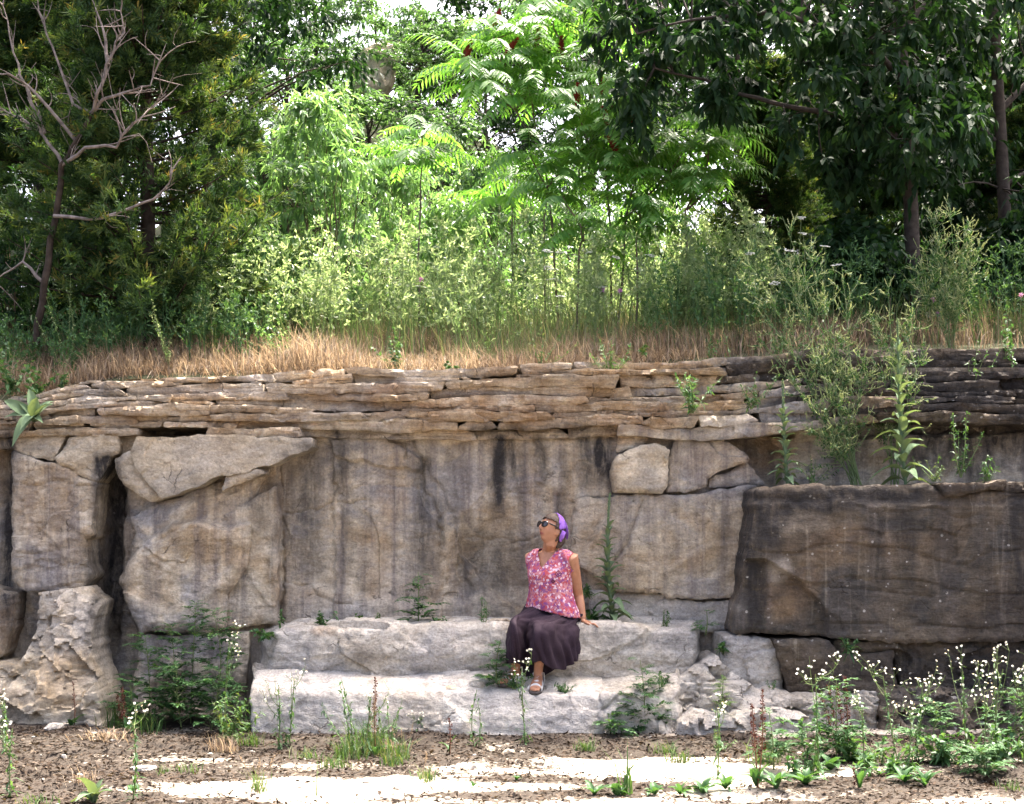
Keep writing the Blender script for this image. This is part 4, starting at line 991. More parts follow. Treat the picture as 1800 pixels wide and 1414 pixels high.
def daisy(mb, P, N, r, mp=0, mc=1):
    """small white ray flowers with a yellow eye"""
    P = np.asarray(P, float); n = len(P); N = nrm(np.asarray(N, float))
    A = nrm(np.cross(N, [.3, .2, .93])); B = np.cross(N, A); th = np.arange(9) * 2 * math.pi / 9
    ring = P[:, None] + r * (np.cos(th)[None, :, None] * A[:, None] + np.sin(th)[None, :, None] * B[:, None]) * (1 + .12 * rng.normal(size=(n, 9, 1)))
    V = np.concatenate([(P + N * r * .1)[:, None], ring], 1).reshape(-1, 3)
    k = np.arange(9); f = np.stack([np.zeros(9, int), 1 + k, 1 + (k + 1) % 9], 1)
    mb.add(V, (np.arange(n)[:, None, None] * 10 + f[None]).reshape(-1, 3), .8, mp)
    V2 = np.concatenate([(P + N * r * .55)[:, None], P[:, None] + N[:, None] * r * .2 + r * .42 * (np.cos(th)[None, :, None] * A[:, None] + np.sin(th)[None, :, None] * B[:, None])], 1).reshape(-1, 3)
    mb.add(V2, (np.arange(n)[:, None, None] * 10 + f[None]).reshape(-1, 3), .5, mc)

def ptop(base, px, py): return np.array(at(px, py, base[1] + rng.normal(0, .04))) - base

def fleabane(label, base, px, py, nfl=22, w=.13, grp='white daisy weeds'):
    base = np.asarray(base, float); root = thing('daisy_weed', label, 'plant', base, grp)
    tip = ptop(base, px, py); h = np.linalg.norm(tip)
    s = MB(); f = MB(); l = MB()
    Q = stemline([0, 0, -.02], tip * .8, .05); s.tube(Q, np.linspace(.0045, .0028, 7), 4)
    n = int(24 + h * 60); t_ = rng.uniform(.05, .95, n); P = np.stack([np.interp(t_, np.linspace(0, 1, 7), Q[:, i]) for i in range(3)], 1)
    l.leaves(P, rv(n, .25, .8), [0, 0, 1.], rng.uniform(.04, .09, n) * (1.3 - t_), .014, .2)
    FP, FN = [], []
    nb_ = max(3, nfl // 5)
    for k in range(nb_):
        u = rng.uniform(.45, 1.); a = np.array([np.interp(u, np.linspace(0, 1, 7), Q[:, i]) for i in range(3)]); ph = rng.uniform(0, 6.28); rr = w * (.25 + .75 * rng.random())
        e = tip * rng.uniform(.78, .97) + np.array([math.cos(ph) * rr, math.sin(ph) * rr, 0])
        B_ = bez(a, a * .45 + e * .55 + np.array([math.cos(ph) * rr * .3, math.sin(ph) * rr * .3, -.03]), e, 6); s.tube(B_, np.linspace(.0026, .0014, 6), 3)
        l.leaves(B_[1:5], rv(4, .4, .6), [0, 0, 1.], .035, .008, .2)
        for j in range(5):
            c0 = B_[rng.integers(3, 6)]; qf = c0 + np.array([rng.normal(0, .022), rng.normal(0, .022), rng.uniform(.01, .05)]); s.tube(bez(c0, (c0 + qf) / 2 + rv(1)[0] * .004, qf, 3), [.0012, .001, .0009], 3); FP.append(qf); FN.append(rv(1, .8, .5)[0] + [0, -.6, 0])
    daisy(f, FP, FN, .0075)
    place(root, (s.mesh('stem', [M_stem]), l.mesh('leaves', [M_weed])), ('stem', 'leaves')); put('flowers', f.mesh('flowers', [M_white, M_yellow]), root)['kind'] = 'stuff'

def ferny(label, base, px, py, nleaf=26, w=.14, mat=None, name='ragweed', cat='plant', grp='feathery leaved weeds', L=.11):
    base = np.asarray(base, float); root = thing(name, label, cat, base, grp)
    tip = ptop(base, px, py); h = np.linalg.norm(tip); s = MB(); l = MB()
    Q = stemline([0, 0, -.02], tip, .06, 8); s.tube(Q, np.linspace(.005, .002, 8), 4)
    for k in range(int(nleaf * 1.6)):
        u = rng.uniform(.08, 1.) ; a = np.array([np.interp(u, np.linspace(0, 1, 8), Q[:, i]) for i in range(3)])
        ph = rng.uniform(0, 6.28); d = nrm(np.array([math.cos(ph), math.sin(ph), rng.uniform(.1, .9)])); ll = L * 1.3 * rng.uniform(.6, 1.2) * (1.25 - .6 * u)
        br = w * (1 - u * .75) * rng.random(); a2 = a + d * br
        if br > .03: s.tube([a, (a + a2) / 2, a2], [.002, .0017, .0014], 3)
        m_ = 6; t_ = np.linspace(.15, 1, m_)[:, None]; sd_ = nrm(np.cross(d, [0, 0, 1.]))
        C_ = a2 + d * ll * t_ - np.array([0, 0, 1.]) * ll * .3 * t_**2
        for sg in (-1, 1):
            l.leaves(C_, d * .75 + sg * sd_ * .7 + rv(m_) * .15, [0, 0, 1.], ll * .52 * (1.15 - .7 * t_[:, 0]), ll * .2, .15, .2, rng.uniform(.1, .9))
        l.leaves(C_[-1:], [d - [0, 0, .4]], [0, 0, 1.], ll * .35, ll * .13, .1, .2)
    place(root, (s.mesh('stem', [M_stem]), l.mesh('leaves', [mat or M_weed])), ('stem', 'leaves'))

def erect(label, base, px, py, nst=3, spread=.07, L=.06, W=.013, mat=None, dens=26, name='leafy_weed', grp='narrow leaved weeds', up=.5, stm=None):
    base = np.asarray(base, float); root = thing(name, label, 'plant', base, grp); tip = ptop(base, px, py); s = MB(); l = MB()
    for k in range(nst):
        e = tip * (1 if k == 0 else rng.uniform(.45, .95)) + (0 if k == 0 else 1) * np.array([rng.normal(0, spread), rng.normal(0, spread), 0])
        Q = stemline(rv(1, 0, .008)[0] * [1, 1, 0] - [0, 0, .02], e, .06, 7); s.tube(Q, np.linspace(.0038, .0015, 7), 4)
        n = int(dens * (.5 + np.linalg.norm(e) * 1.6)); t_ = rng.uniform(.08, 1, n); P = np.stack([np.interp(t_, np.linspace(0, 1, 7), Q[:, i]) for i in range(3)], 1)
        l.leaves(P, rv(n, up, .7), [0, 0, 1.] + rv(n) * .3, L * rng.uniform(.6, 1.2, n) * (1.2 - .6 * t_), W, .2, .3)
    place(root, (s.mesh('stem', [stm or M_stem]), l.mesh('leaves', [mat or M_weed])), ('stem', 'leaves'))

M_tuft = leafmat('tuft_blades', [(0, (.035, .085, .022)), (.6, (.07, .14, .04)), (1, (.15, .17, .07))], .3, .6, .2)
def tuft(label, base, h, n=60, w=.08, mat=None, grp='grass tufts', bw=.006, lean=(.15, .9), heads=0):
    base = np.asarray(base, float); root = tag(bpy.data.objects.new('grass_tuft', None), label, 'grass', grp); COL.objects.link(root); root.location = base
    m_ = MB(); P = np.stack([rng.normal(0, w * .4, n), rng.normal(0, w * .4, n), np.full(n, -.01)], 1)
    blades(m_, P, h * rng.uniform(.4, 1.05, n), bw * rng.uniform(.7, 1.2, n), rng.uniform(*lean, n)); put('blades', m_.mesh('blades', [mat or M_tuft]), root)['kind'] = 'stuff'
    if heads:
        k = MB()
        for i in range(heads):
            a = P[i]; e = a + [rng.normal(0, .05), rng.normal(0, .05), h * rng.uniform(1., 1.35)]; Q = stemline(a, e, .05); k.tube(Q, .0012, 3, .7)
            u = rng.uniform(.72, 1, 26); R_ = np.stack([np.interp(u, np.linspace(0, 1, 7), Q[:, j]) for j in range(3)], 1); k.cards(R_, rv(26, 1.2, .5), rv(26), .012, .004, rng.uniform(.4, 1, 26))
        put('seed_heads', k.mesh('seed_heads', [M_straw]), root)

def leaf_mesh(L, W, droop, mat, n=7, fold=.22, wave=.06):
    t_ = np.linspace(0, 1, n); wd = W * np.sin(np.clip(t_ * .93 + .07, 0, 1) * math.pi)**.75 * (1 - .15 * t_)
    wd[-1] = .001; z = L * (.35 * np.sin(t_ * 1.6) - droop * t_**2); x = L * t_ * (1 - .15 * droop)
    V = []
    for i in range(n):
        for s_, k in ((-1, 1.), (-.5, .35), (0, 0), (.5, .35), (1, 1.)): V.append((x[i], s_ * wd[i] * .5, z[i] + k * wd[i] * fold + wave * wd[i] * math.sin(i * 2.1 + s_ * 3)))
    m_ = MB(); m_.add(V, grid_faces(5, n), .5); me_ = m_.mesh('leaf', [mat], True); return me_
LV_m = [leaf_mesh(.2, .075, d, M_mull) for d in (.1, .35, .6, .9)]
LV_r = [leaf_mesh(.15, .045, d, M_weed) for d in (.15, .4, .7)]
LV_b = [leaf_mesh(.12, .075, d, M_weed) for d in (.2, .5)]

def rosette(label, base, size, n=11, LV=None, grp='low leafy rosettes', tilt=(-.9, -.2), name='rosette_plant'):
    base = np.asarray(base, float); root = thing(name, label, 'plant', base, grp)
    for j in range(n):
        o = put('leaf', (LV or LV_r)[rng.integers(len(LV or LV_r))], root, (0, 0, .004)); s = size / .15 * rng.uniform(.65, 1.1)
        o.scale = (s, s, s); o.rotation_euler = (rng.normal(0, .15), rng.uniform(*tilt), j * 2.4 + rng.normal(0, .2))
    return root

def mullein(label, base, px, py, size=.2, nl=26, spike=.0, nlow=9):
    base = np.asarray(base, float); root = thing('mullein', label, 'plant', base, 'woolly mulleins'); tip = ptop(base, px, py); h = np.linalg.norm(tip)
    s = MB(); Q = stemline([0, 0, -.02], tip, .03, 9); s.tube(Q, np.linspace(.013, .008, 9), 7); put('stem', s.mesh('stem', [M_mull]), root)
    for j in range(nl):
        u = (j / nl)**1.1 * (1 - spike); p = np.array([np.interp(u, np.linspace(0, 1, 9), Q[:, i]) for i in range(3)])
        o = put('leaf', LV_m[min(3, max(0, int(3.6 * (1 - u) + rng.normal(0, .5))))], root, p); sc = size / .2 * (1.12 - .85 * u) * rng.uniform(.8, 1.1) if j >= nlow else size / .2 * rng.uniform(.8, 1.15)
        o.scale = (sc, sc, sc); o.rotation_euler = (rng.normal(0, .12), -rng.uniform(.15, .6) - .5 * u, j * 2.4 + rng.normal(0, .2))
    if spike:
        k = MB(); n = int(260 * spike * h / .5); u = rng.uniform(1 - spike, 1.0, n); P = np.stack([np.interp(u, np.linspace(0, 1, 9), Q[:, i]) for i in range(3)], 1)
        D = rv(n, .6, .8); k.leaves(P, D, rv(n), .022 * (1.3 - .6 * u), .012, 0, .4); put('flower_spike', k.mesh('flower_spike', [M_clover]), root)

def dock(label, base, px, py, nst=1, leaves=6, lsize=.14, dens=150):
    base = np.asarray(base, float); root = thing('dock_plant', label, 'plant', base, 'rust brown dock spikes'); tip = ptop(base, px, py); s = MB(); f = MB()
    for k in range(nst):
        e = tip * (1 - .13 * k) + np.array([.05 * k * (-1)**k, .03 * k, 0]); Q = stemline([.01 * k, 0, -.02], e, .05, 9); s.tube(Q, np.linspace(.005, .002, 9), 4)
        n = int(dens * np.linalg.norm(e) / .5); u = rng.uniform(.35, 1, n)
        u = u + .012 * np.sin(u * 90); P = np.stack([np.interp(u, np.linspace(0, 1, 9), Q[:, i]) for i in range(3)], 1)
        r_ = .017 * (1.25 - u) * (.6 + .6 * np.sin(u * 60)**2); D = nrm(rv(n, .3)); f.leaves(P + D * r_[:, None], D, rv(n), .013, .011, 0, .4)
    put('stem', s.mesh('stem', [M_stemr]), root); put('seed_spike', f.mesh('seed_spike', [M_dock]), root)
    for j in range(leaves):
        o = put('leaf', LV_r[rng.integers(3)], root, (0, 0, .01)); sc = lsize / .15 * rng.uniform(.7, 1.2); o.scale = (sc, sc, sc); o.rotation_euler = (rng.normal(0, .15), -rng.uniform(.5, 1.1), j * 2.4)

def clover(label, base, tips, per=15, mat=None, grp='tall seeding clover'):
    """sprawling stems with many curved seed racemes; tips in picture coordinates with Y"""
    base = np.asarray(base, float); root = thing('seeding_clover', label, 'plant', base, grp); s = MB(); l = MB(); sd = MB()
    for px, py, Y_ in tips:
        e = np.array(at(px, py, Y_)) - base; Q = bez([rng.normal(0, .02), rng.normal(0, .02), -.02], e * .5 + [0, 0, .12 * np.linalg.norm(e)] + rv(1)[0] * .04, e, 10); s.tube(Q, np.linspace(.005, .0018, 10), 4, .4)
        for k in range(per):
            u = rng.uniform(.2, 1.); a = np.array([np.interp(u, np.linspace(0, 1, 10), Q[:, i]) for i in range(3)])
            d = nrm(nrm(e) * .55 + rv(1, .25, .6)[0]); ln = rng.uniform(.10, .30) * (1.3 - .7 * u); b_ = a + d * ln
            W_ = bez(a, (a + b_) / 2 + rv(1)[0] * .02, b_, 5); s.tube(W_, np.linspace(.0024, .001, 5), 3, .6)
            n = 12; t_ = rng.uniform(.1, .9, n)[:, None]; l.leaves(a + (b_ - a) * t_, rv(n, .2, .8), rv(n, 1.), rng.uniform(.018, .034, n), .012, .1, .3, rng.uniform(0, .7, n))
            for r_ in range(3):
                a2 = a + (b_ - a) * rng.uniform(.4, 1); d2 = nrm(d + rv(1, .35, .7)[0]); e2 = a2 + d2 * rng.uniform(.05, .10); c2 = (a2 + e2) / 2 + [0, 0, -.012]
                R_ = bez(a2, c2, e2, 5); sd.tube(R_, [.001, .0016, .0024, .0026, .0014], 3, rng.uniform(.6, 1.))
                n = 9; t_ = rng.uniform(.35, 1, n)[:, None]; sd.cards(a2 + (e2 - a2) * t_ - [0, 0, .004], rv(n, -.2), rv(n), .009, .006, rng.uniform(.55, 1, n))
    place(root, (s.mesh('stems', [M_clover]), l.mesh('leaves', [mat or M_weed]), sd.mesh('seed_heads', [M_clover])), ('stems', 'leaves', 'seed_heads'))

def umbel(label, px, py, Y_, r=.045, h=None):
    b = top_at(px, Y_); root = thing('umbel_flower', label, 'flower', b, 'white flat topped meadow flowers'); tip = np.array(at(px, py, Y_)) - b
    s = MB(); f = MB(); Q = stemline([0, 0, -.02], tip - [0, 0, .03], .04); s.tube(Q, np.linspace(.003, .002, 7), 4)
    tl = np.array([rng.normal(0, .15), rng.normal(-.45, .15), 1.]); n = 26; ph = rng.uniform(0, 6.28, n); rr = r * rng.random(n)**.5
    P = tip + np.stack([np.cos(ph) * rr, np.sin(ph) * rr, -.15 * rr - tl[0] * np.cos(ph) * rr - tl[1] * np.sin(ph) * rr], 1)
    for p_ in P[::2]: s.tube([Q[-1], p_], [.0012, .0008], 3)
    for p_ in P:
        k = 7; V = p_ + np.concatenate([[[0, 0, .003]], np.stack([np.cos(np.arange(k) * 6.2832 / k), np.sin(np.arange(k) * 6.2832 / k), np.zeros(k)], 1) * .011]) ; f.add(V, [[0, 1 + i, 1 + (i + 1) % k] for i in range(k)], .7)
    place(root, (s.mesh('stem', [M_stem]), f.mesh('flower_head', [M_white])), ('stem', 'flower_head'))

def bergamot(label, px, py, Y_):
    b = top_at(px, Y_); root = thing('purple_flower', label, 'flower', b, 'purple meadow flowers'); tip = np.array(at(px, py, Y_)) - b
    s = MB(); f = MB(); Q = stemline([0, 0, -.02], tip, .04); s.tube(Q, .0022, 4); n = 40
    P = np.repeat(tip[None], n, 0); f.cards(P, rv(n, .5, .7), rv(n), .03, .008)
    place(root, (s.mesh('stem', [M_stem]), f.mesh('flower_head', [M_purple])), ('stem', 'flower_head'))

# ---- cliff top
for px, py, Y, lab in [(962, 440, 13.2, 'leftmost of the white umbels in front of the low sumac'), (985, 442, 13.3, 'white umbel just right of the leftmost one'), (1032, 440, 13.4, 'white umbel under the low sumac fronds'), (1085, 452, 13.3, 'white umbel right of the low sumac'), (1142, 448, 13.4, 'rightmost white umbel in the sunny meadow'), (1055, 502, 13.1, 'white umbel low above the shaded grass'), (968, 490, 13.2, 'white umbel low in the grass below the leftmost one'), (965, 470, 13.2, 'small white umbel below the leftmost one'), (985, 520, 13.0, 'lowest white umbel above the dry grass'), (742, 503, 13.2, 'lone white umbel on the left of the meadow'), (1408, 382, 12.9, 'highest white umbel before the dark shrub at right'), (1412, 410, 12.9, 'white umbel under the highest one at right'), (1318, 445, 12.9, 'white umbel at the left of the tall clover'), (1390, 440, 12.8, 'white umbel among the clover stems'), (1362, 497, 12.8, 'white umbel low beside the clover'), (1470, 465, 12.8, 'white umbel beside the dark broad leaved shrub'), (1450, 432, 12.9, 'white umbel between clover and dark shrub')]:
    umbel(lab, px, py, Y)
for px, py, Y, lab in [(1090, 513, 13.0, 'purple flower above the shaded grass'), (1060, 512, 13.1, 'small purple flower left of the larger one'), (740, 492, 13.2, 'dark purple flower behind the lone white umbel'), (1648, 553, 12.7, 'purple flower right of the tall clover'), (1795, 520, 12.6, 'purple flower at the right edge'), (1640, 528, 12.8, 'purple flower behind the right clover')]:
    bergamot(lab, px, py, Y)
Ly = 11.05
cl = at(1560, 842, 11.2)
clover('big pale clover leaning left over the dark block', at(1505, 848, 11.25), [(1300, 440, 11.7), (1345, 400, 11.8), (1375, 380, 11.9), (1420, 440, 11.9), (1480, 470, 11.8), (1310, 500, 11.6), (1385, 480, 11.7), (1450, 520, 11.7), (1440, 640, 11.4), (1340, 600, 11.5), (1480, 600, 11.6), (1410, 700, 11.3), (1430, 760, 11.2), (1470, 690, 11.3), (1520, 640, 11.4)], 24)
clover('upright clover behind the tall mullein', at(1575, 848, 11.4), [(1560, 500, 11.7), (1535, 560, 11.7), (1600, 560, 11.6), (1620, 620, 11.5), (1545, 650, 11.5), (1580, 600, 11.6)], 22)
clover('tall clover bush in front of the right trunk', top_at(1670, 12.7), [(1640, 380, 12.6), (1670, 365, 12.7), (1700, 400, 12.7), (1650, 430, 12.6), (1690, 460, 12.7), (1720, 440, 12.7), (1620, 470, 12.6), (1660, 520, 12.6)], 24)
mullein('tall woolly mullein standing on the dark block', at(1592, 848, 11.1), 1578, 560, .25, 40, .12, 12)
mullein('slender mullein on the ledge behind the seated woman', at(1078, 1093, 11.25), 1072, 868, .19, 40, .26, 10)
mullein('mullein with dried lower leaves left of the dark block plants', at(1384, 848, 11.2), 1376, 668, .17, 30, .3, 8)
r_ = rosette('woolly mullein rosette clinging to the left cliff edge', at(64, 742, 11.22), .2, 12, LV_m, 'woolly mulleins', (-1.2, -.1), 'mullein'); r_.rotation_euler = (.7, 0, 0)
for px, py, tx, ty, Y, kw, lab in [
    (1215, 722, 1205, 655, 11.25, dict(nst=9, spread=.12, dens=26, L=.07, W=.016), 'green leafy weed with red base hanging on the strata'),
    (1320, 715, 1330, 655, 11.3, dict(nst=6, spread=.10, dens=24, L=.06), 'leafy weed on the strata right of the red based one'),
    (1072, 665, 1075, 600, 11.6, dict(nst=9, spread=.12, dens=26, L=.07, W=.012), 'bright green weed on top of the strata above the blocks'),
    (1245, 640, 1250, 560, 12.1, dict(nst=2, spread=.05, dens=40), 'feathery upright weed at the cliff edge'),
    (1285, 650, 1275, 590, 12.0, dict(nst=2, spread=.05, dens=24), 'thin upright weed right of the feathery one'),
    (950, 645, 950, 560, 11.8, dict(nst=5, spread=.12, dens=16, mat=M_tuft), 'thin yellowish weed at the edge above the woman'),
    (700, 640, 690, 575, 11.9, dict(nst=6, spread=.14, dens=26, L=.055, W=.026), 'bright green seedling tree in the dry grass'),
    (790, 655, 785, 635, 11.6, dict(nst=4, spread=.05, dens=22, L=.05, W=.03), 'small bright leafy sprig at the grass edge'),
    (700, 560, 690, 480, 12.8, dict(nst=4, spread=.12, dens=20, mat=M_herb), 'pale leafy weed rising behind the dry grass'),
    (300, 640, 265, 520, 12.1, dict(nst=4, spread=.09, dens=42, L=.035, W=.016, mat=M_herb), 'pale bluish leafy weed under the cedar'),
    (120, 600, 125, 450, 12.3, dict(nst=5, spread=.12, dens=40, L=.03, W=.014, mat=M_herb), 'pale bluish weed beside the dead tree'),
    (20, 690, 15, 600, 11.6, dict(nst=6, spread=.14, dens=26, L=.07, W=.03), 'leafy weed at the left edge above the cliff'),
    (60, 700, 70, 645, 11.5, dict(nst=5, spread=.10, dens=22, L=.06, W=.034), 'broad leaved sprig above the mullein rosette'),
    (110, 690, 115, 640, 11.6, dict(nst=3, spread=.05, dens=24, L=.06, W=.032), 'small broad leaved sprig right of the mullein rosette'),
    (1430, 690, 1440, 590, 11.9, dict(nst=6, spread=.16, dens=26, mat=M_tuft), 'green weed on the dark upper strata'),
    (1700, 720, 1720, 600, 11.7, dict(nst=7, spread=.16, dens=24, L=.06), 'leafy weed hanging over the right strata'),
    (1770, 690, 1770, 540, 11.8, dict(nst=6, spread=.14, dens=36, L=.06, W=.02), 'tall leafy weed at the right edge of the cliff top'),
    (1690, 835, 1700, 725, 11.15, dict(nst=5, spread=.10, dens=40, L=.05, W=.012), 'drooping green weed on the dark block'),
    (1735, 842, 1735, 800, 11.1, dict(nst=5, spread=.08, dens=24, L=.06, W=.014), 'low green weed at the right end of the dark block'),
    (1640, 842, 1650, 800, 11.05, dict(nst=6, spread=.07, dens=22, L=.05, W=.01, mat=M_tuft), 'pale tuft right of the tall mullein base'),
    (1430, 848, 1425, 800, 11.2, dict(nst=5, spread=.12, dens=20, L=.04, W=.01), 'low weeds at the left end of the dark block'),
    (1130, 620, 1132, 605, 11.9, dict(nst=2, spread=.02, dens=26, L=.05, W=.04, mat=M_tuft), 'single round bright leaf sprig at the cliff edge'),
    (1370, 625, 1385, 545, 12.3, dict(nst=5, spread=.18, dens=30, L=.05), 'green weed clump behind the upper strata'),
    (850, 590, 850, 490, 12.8, dict(nst=6, spread=.2, dens=26, mat=M_herb), 'pale herb clump behind the grass in the middle'),
    (500, 600, 490, 520, 12.4, dict(nst=7, spread=.18, dens=26, L=.05, W=.03, mat=M_shrub), 'light green leafy clump at the edge of the dry grass')]:
    b = np.array(at(px, py, Y))
    if Y > 11.55 and px > 0 and py < 700: b[2] = max(hz(b[0], max(Y, float(hill_edge(np.array([b[0]]))[0]) + .02)), b[2] - .3) if Y > float(hill_edge(np.array([b[0]]))[0]) else b[2]
    erect(lab, b, tx, ty, **kw)

# ---- on the ledge
for px, py, tx, ty, Y, f, kw, lab in [
    (735, 1098, 735, 1005, 11.2, ferny, dict(nleaf=20, w=.10, L=.10), 'dark ferny weed on the ledge left of the woman'),
    (850, 1106, 848, 1050, 11.0, erect, dict(nst=3, spread=.03, L=.05, W=.012), 'thin weed on the ledge beside her knee'),
    (565, 1099, 560, 1075, 11.1, erect, dict(nst=5, spread=.05, L=.06, W=.02), 'low dark weed on the left part of the ledge'),
    (622, 1094, 625, 1082, 11.2, erect, dict(nst=5, spread=.05, L=.05, W=.02, mat=M_tuft), 'yellow green sprig on the ledge'),
    (665, 1092, 664, 1080, 11.2, erect, dict(nst=3, spread=.03, L=.04, W=.016, mat=M_tuft), 'smallest yellow green sprig on the ledge'),
    (768, 1100, 768, 1085, 11.15, erect, dict(nst=5, spread=.06, L=.06, W=.02), 'low leaves right of the ferny ledge weed'),
    (1032, 1045, 1032, 1030, 11.35, erect, dict(nst=6, spread=.05, L=.06, W=.014), 'dark tuft on the wall beside her elbow'),
    (1042, 1096, 1044, 1072, 11.2, erect, dict(nst=4, spread=.06, L=.07, W=.04), 'dark leafy weed behind her hand'),
    (1168, 1100, 1168, 1072, 11.2, erect, dict(nst=3, spread=.02, L=.04), 'small upright weed right of the slender mullein'),
    (1240, 1112, 1242, 1075, 11.1, ferny, dict(nleaf=10, w=.05, L=.06), 'small ferny weed at the right end of the ledge'),
    (1268, 1142, 1272, 1130, 11.0, erect, dict(nst=3, spread=.05, L=.07, W=.03), 'dark leaves in the crack right of the ledge'),
    (1492, 1145, 1490, 1122, 10.85, erect, dict(nst=4, spread=.03, L=.07, W=.018), 'green sprig in the joint below the dark block'),
    (490, 1098, 492, 1072, 11.2, erect, dict(nst=2, spread=.02, L=.05, W=.02), 'sprig in the vertical crack at the left of the ledge'),
    (465, 1118, 460, 1108, 11.0, erect, dict(nst=3, spread=.05, L=.06, W=.03), 'leaves at the sloping left end of the ledge'),
    (875, 1207, 880, 1125, 10.72, ferny, dict(nleaf=34, w=.09, L=.08), 'feathery green weed on the step beside her sandal'),
    (905, 1208, 890, 1180, 10.66, erect, dict(nst=7, spread=.07, L=.05, W=.012), 'low green growth at her left foot'),
    (992, 1216, 993, 1200, 10.66, erect, dict(nst=6, spread=.05, L=.05, W=.014), 'small green clump right of her sandals'),
    (1160, 1208, 1160, 1180, 10.75, erect, dict(nst=3, spread=.04, L=.05), 'small weed on the step toward the right'),
    (1272, 1248, 1272, 1190, 10.55, ferny, dict(nleaf=22, w=.07, L=.06, mat=M_herb), 'pale wispy weed on the rocks right of the step'),
    (1360, 1213, 1362, 1196, 10.85, erect, dict(nst=5, spread=.05, L=.03, W=.008), 'mossy green tuft under the pale rock')]:
    f(lab, at(px, py, Y), tx, ty, **kw)

# ---- quarry floor
def G(px, py):
    p = gnd(px, py); p.z = float(floor_z(np.array([p.x]), np.array([p.y]))[0]); return p
for px, py, tx, ty, kw, lab in [
    (262, 1284, 255, 1120, dict(nleaf=34, w=.2), 'leftmost tall ragweed of the clump by the left cliff'),
    (300, 1280, 300, 1100, dict(nleaf=40, w=.2), 'tall ragweed second from left in the clump'),
    (335, 1284, 345, 1058, dict(nleaf=44, w=.2), 'tallest ragweed in the left clump'),
    (372, 1282, 375, 1075, dict(nleaf=40, w=.18), 'ragweed at the right of the left clump'),
    (320, 1292, 310, 1170, dict(nleaf=40, w=.22), 'short dense ragweed in front of the left clump'),
    (370, 1294, 385, 1180, dict(nleaf=36, w=.2), 'short ragweed at the front right of the left clump'),
    (240, 1292, 230, 1200, dict(nleaf=26, w=.16), 'short ragweed at the left foot of the clump'),
    (1130, 1296, 1125, 1160, dict(nleaf=40, w=.13, L=.09), 'grey green feathery weed right of the woman by the rocks'),
    (1155, 1292, 1160, 1185, dict(nleaf=26, w=.1, L=.08), 'smaller feathery weed beside the right rocks'),
    (1470, 1345, 1470, 1195, dict(nleaf=36, w=.14), 'feathery weed among the dock spikes'),
    (1360, 1362, 1352, 1255, dict(nleaf=20, w=.1), 'thin feathery weed in front of the pale boulder'),
    (1640, 1345, 1650, 1240, dict(nleaf=34, w=.16), 'dark feathery weed under the right daisies'),
    (1730, 1372, 1725, 1320, dict(nleaf=26, w=.14), 'low feathery weed near the right corner'),
    (105, 1275, 108, 1238, dict(nleaf=16, w=.08), 'low ferny weed at the foot of the left rock'),
    (900, 1292, 880, 1245, dict(nleaf=16, w=.09), 'small ferny weed below the step'),
    (930, 1290, 940, 1240, dict(nleaf=16, w=.08), 'thin ferny weed under her sandals'),
    (1075, 1300, 1070, 1255, dict(nleaf=18, w=.10), 'low ferny weed left of the feathery grey one'),
    (1780, 1330, 1790, 1215, dict(nleaf=40, w=.2), 'dense dark weed at the right edge')]:
    ferny(lab, G(px, py), tx, ty, **kw)
for px, py, tx, ty, nf, w, lab in [
    (395, 1305, 405, 1090, 24, .12, 'tall white daisy weed at the right of the ragweed clump'),
    (488, 1318, 490, 1185, 20, .13, 'pale white daisy weed in front of the sunlit ledge end'),
    (508, 1316, 520, 1165, 14, .08, 'white daisy weed right of the pale one'),
    (925, 1312, 915, 1140, 18, .095, 'white daisy weed rising in front of her skirt'),
    (735, 1300, 740, 1255, 16, .10, 'short white daisy weed below the ledge'),
    (640, 1330, 655, 1195, 12, .12, 'thin white daisy weed in the grass clump'),
    (232, 1410, 235, 1240, 16, .15, 'white daisy weed with reddish stem in the left foreground'),
    (20, 1405, 22, 1250, 18, .13, 'white daisy weed at the left edge'),
    (10, 1330, 8, 1215, 10, .06, 'small white daisies at the far left'),
    (1440, 1372, 1432, 1140, 26, .14, 'white daisy weed in front of the pale joint rock'),
    (1580, 1352, 1545, 1150, 26, .16, 'white daisy weed below the left of the dark block'),
    (1610, 1345, 1625, 1165, 30, .17, 'white daisy weed right of the leaning one'),
    (1595, 1375, 1605, 1215, 26, .16, 'shorter white daisy weed between the tall ones'),
    (1700, 1345, 1690, 1140, 34, .18, 'bushy white daisy weed near the right edge'),
    (1755, 1350, 1765, 1135, 36, .18, 'bushy white daisy weed at the right end'),
    (1730, 1360, 1735, 1205, 20, .15, 'lower white daisy weed at the right end'),
    (1800, 1352, 1800, 1140, 30, .15, 'white daisy weed cut by the right edge'),
    (1520, 1365, 1515, 1215, 16, .10, 'short white daisy weed left of the leaning one'),
    (1260, 1378, 1262, 1215, 8, .06, 'spindly white daisy weed in front of the pale boulder')]:
    fleabane(lab, G(px, py), tx, ty, nf, w)
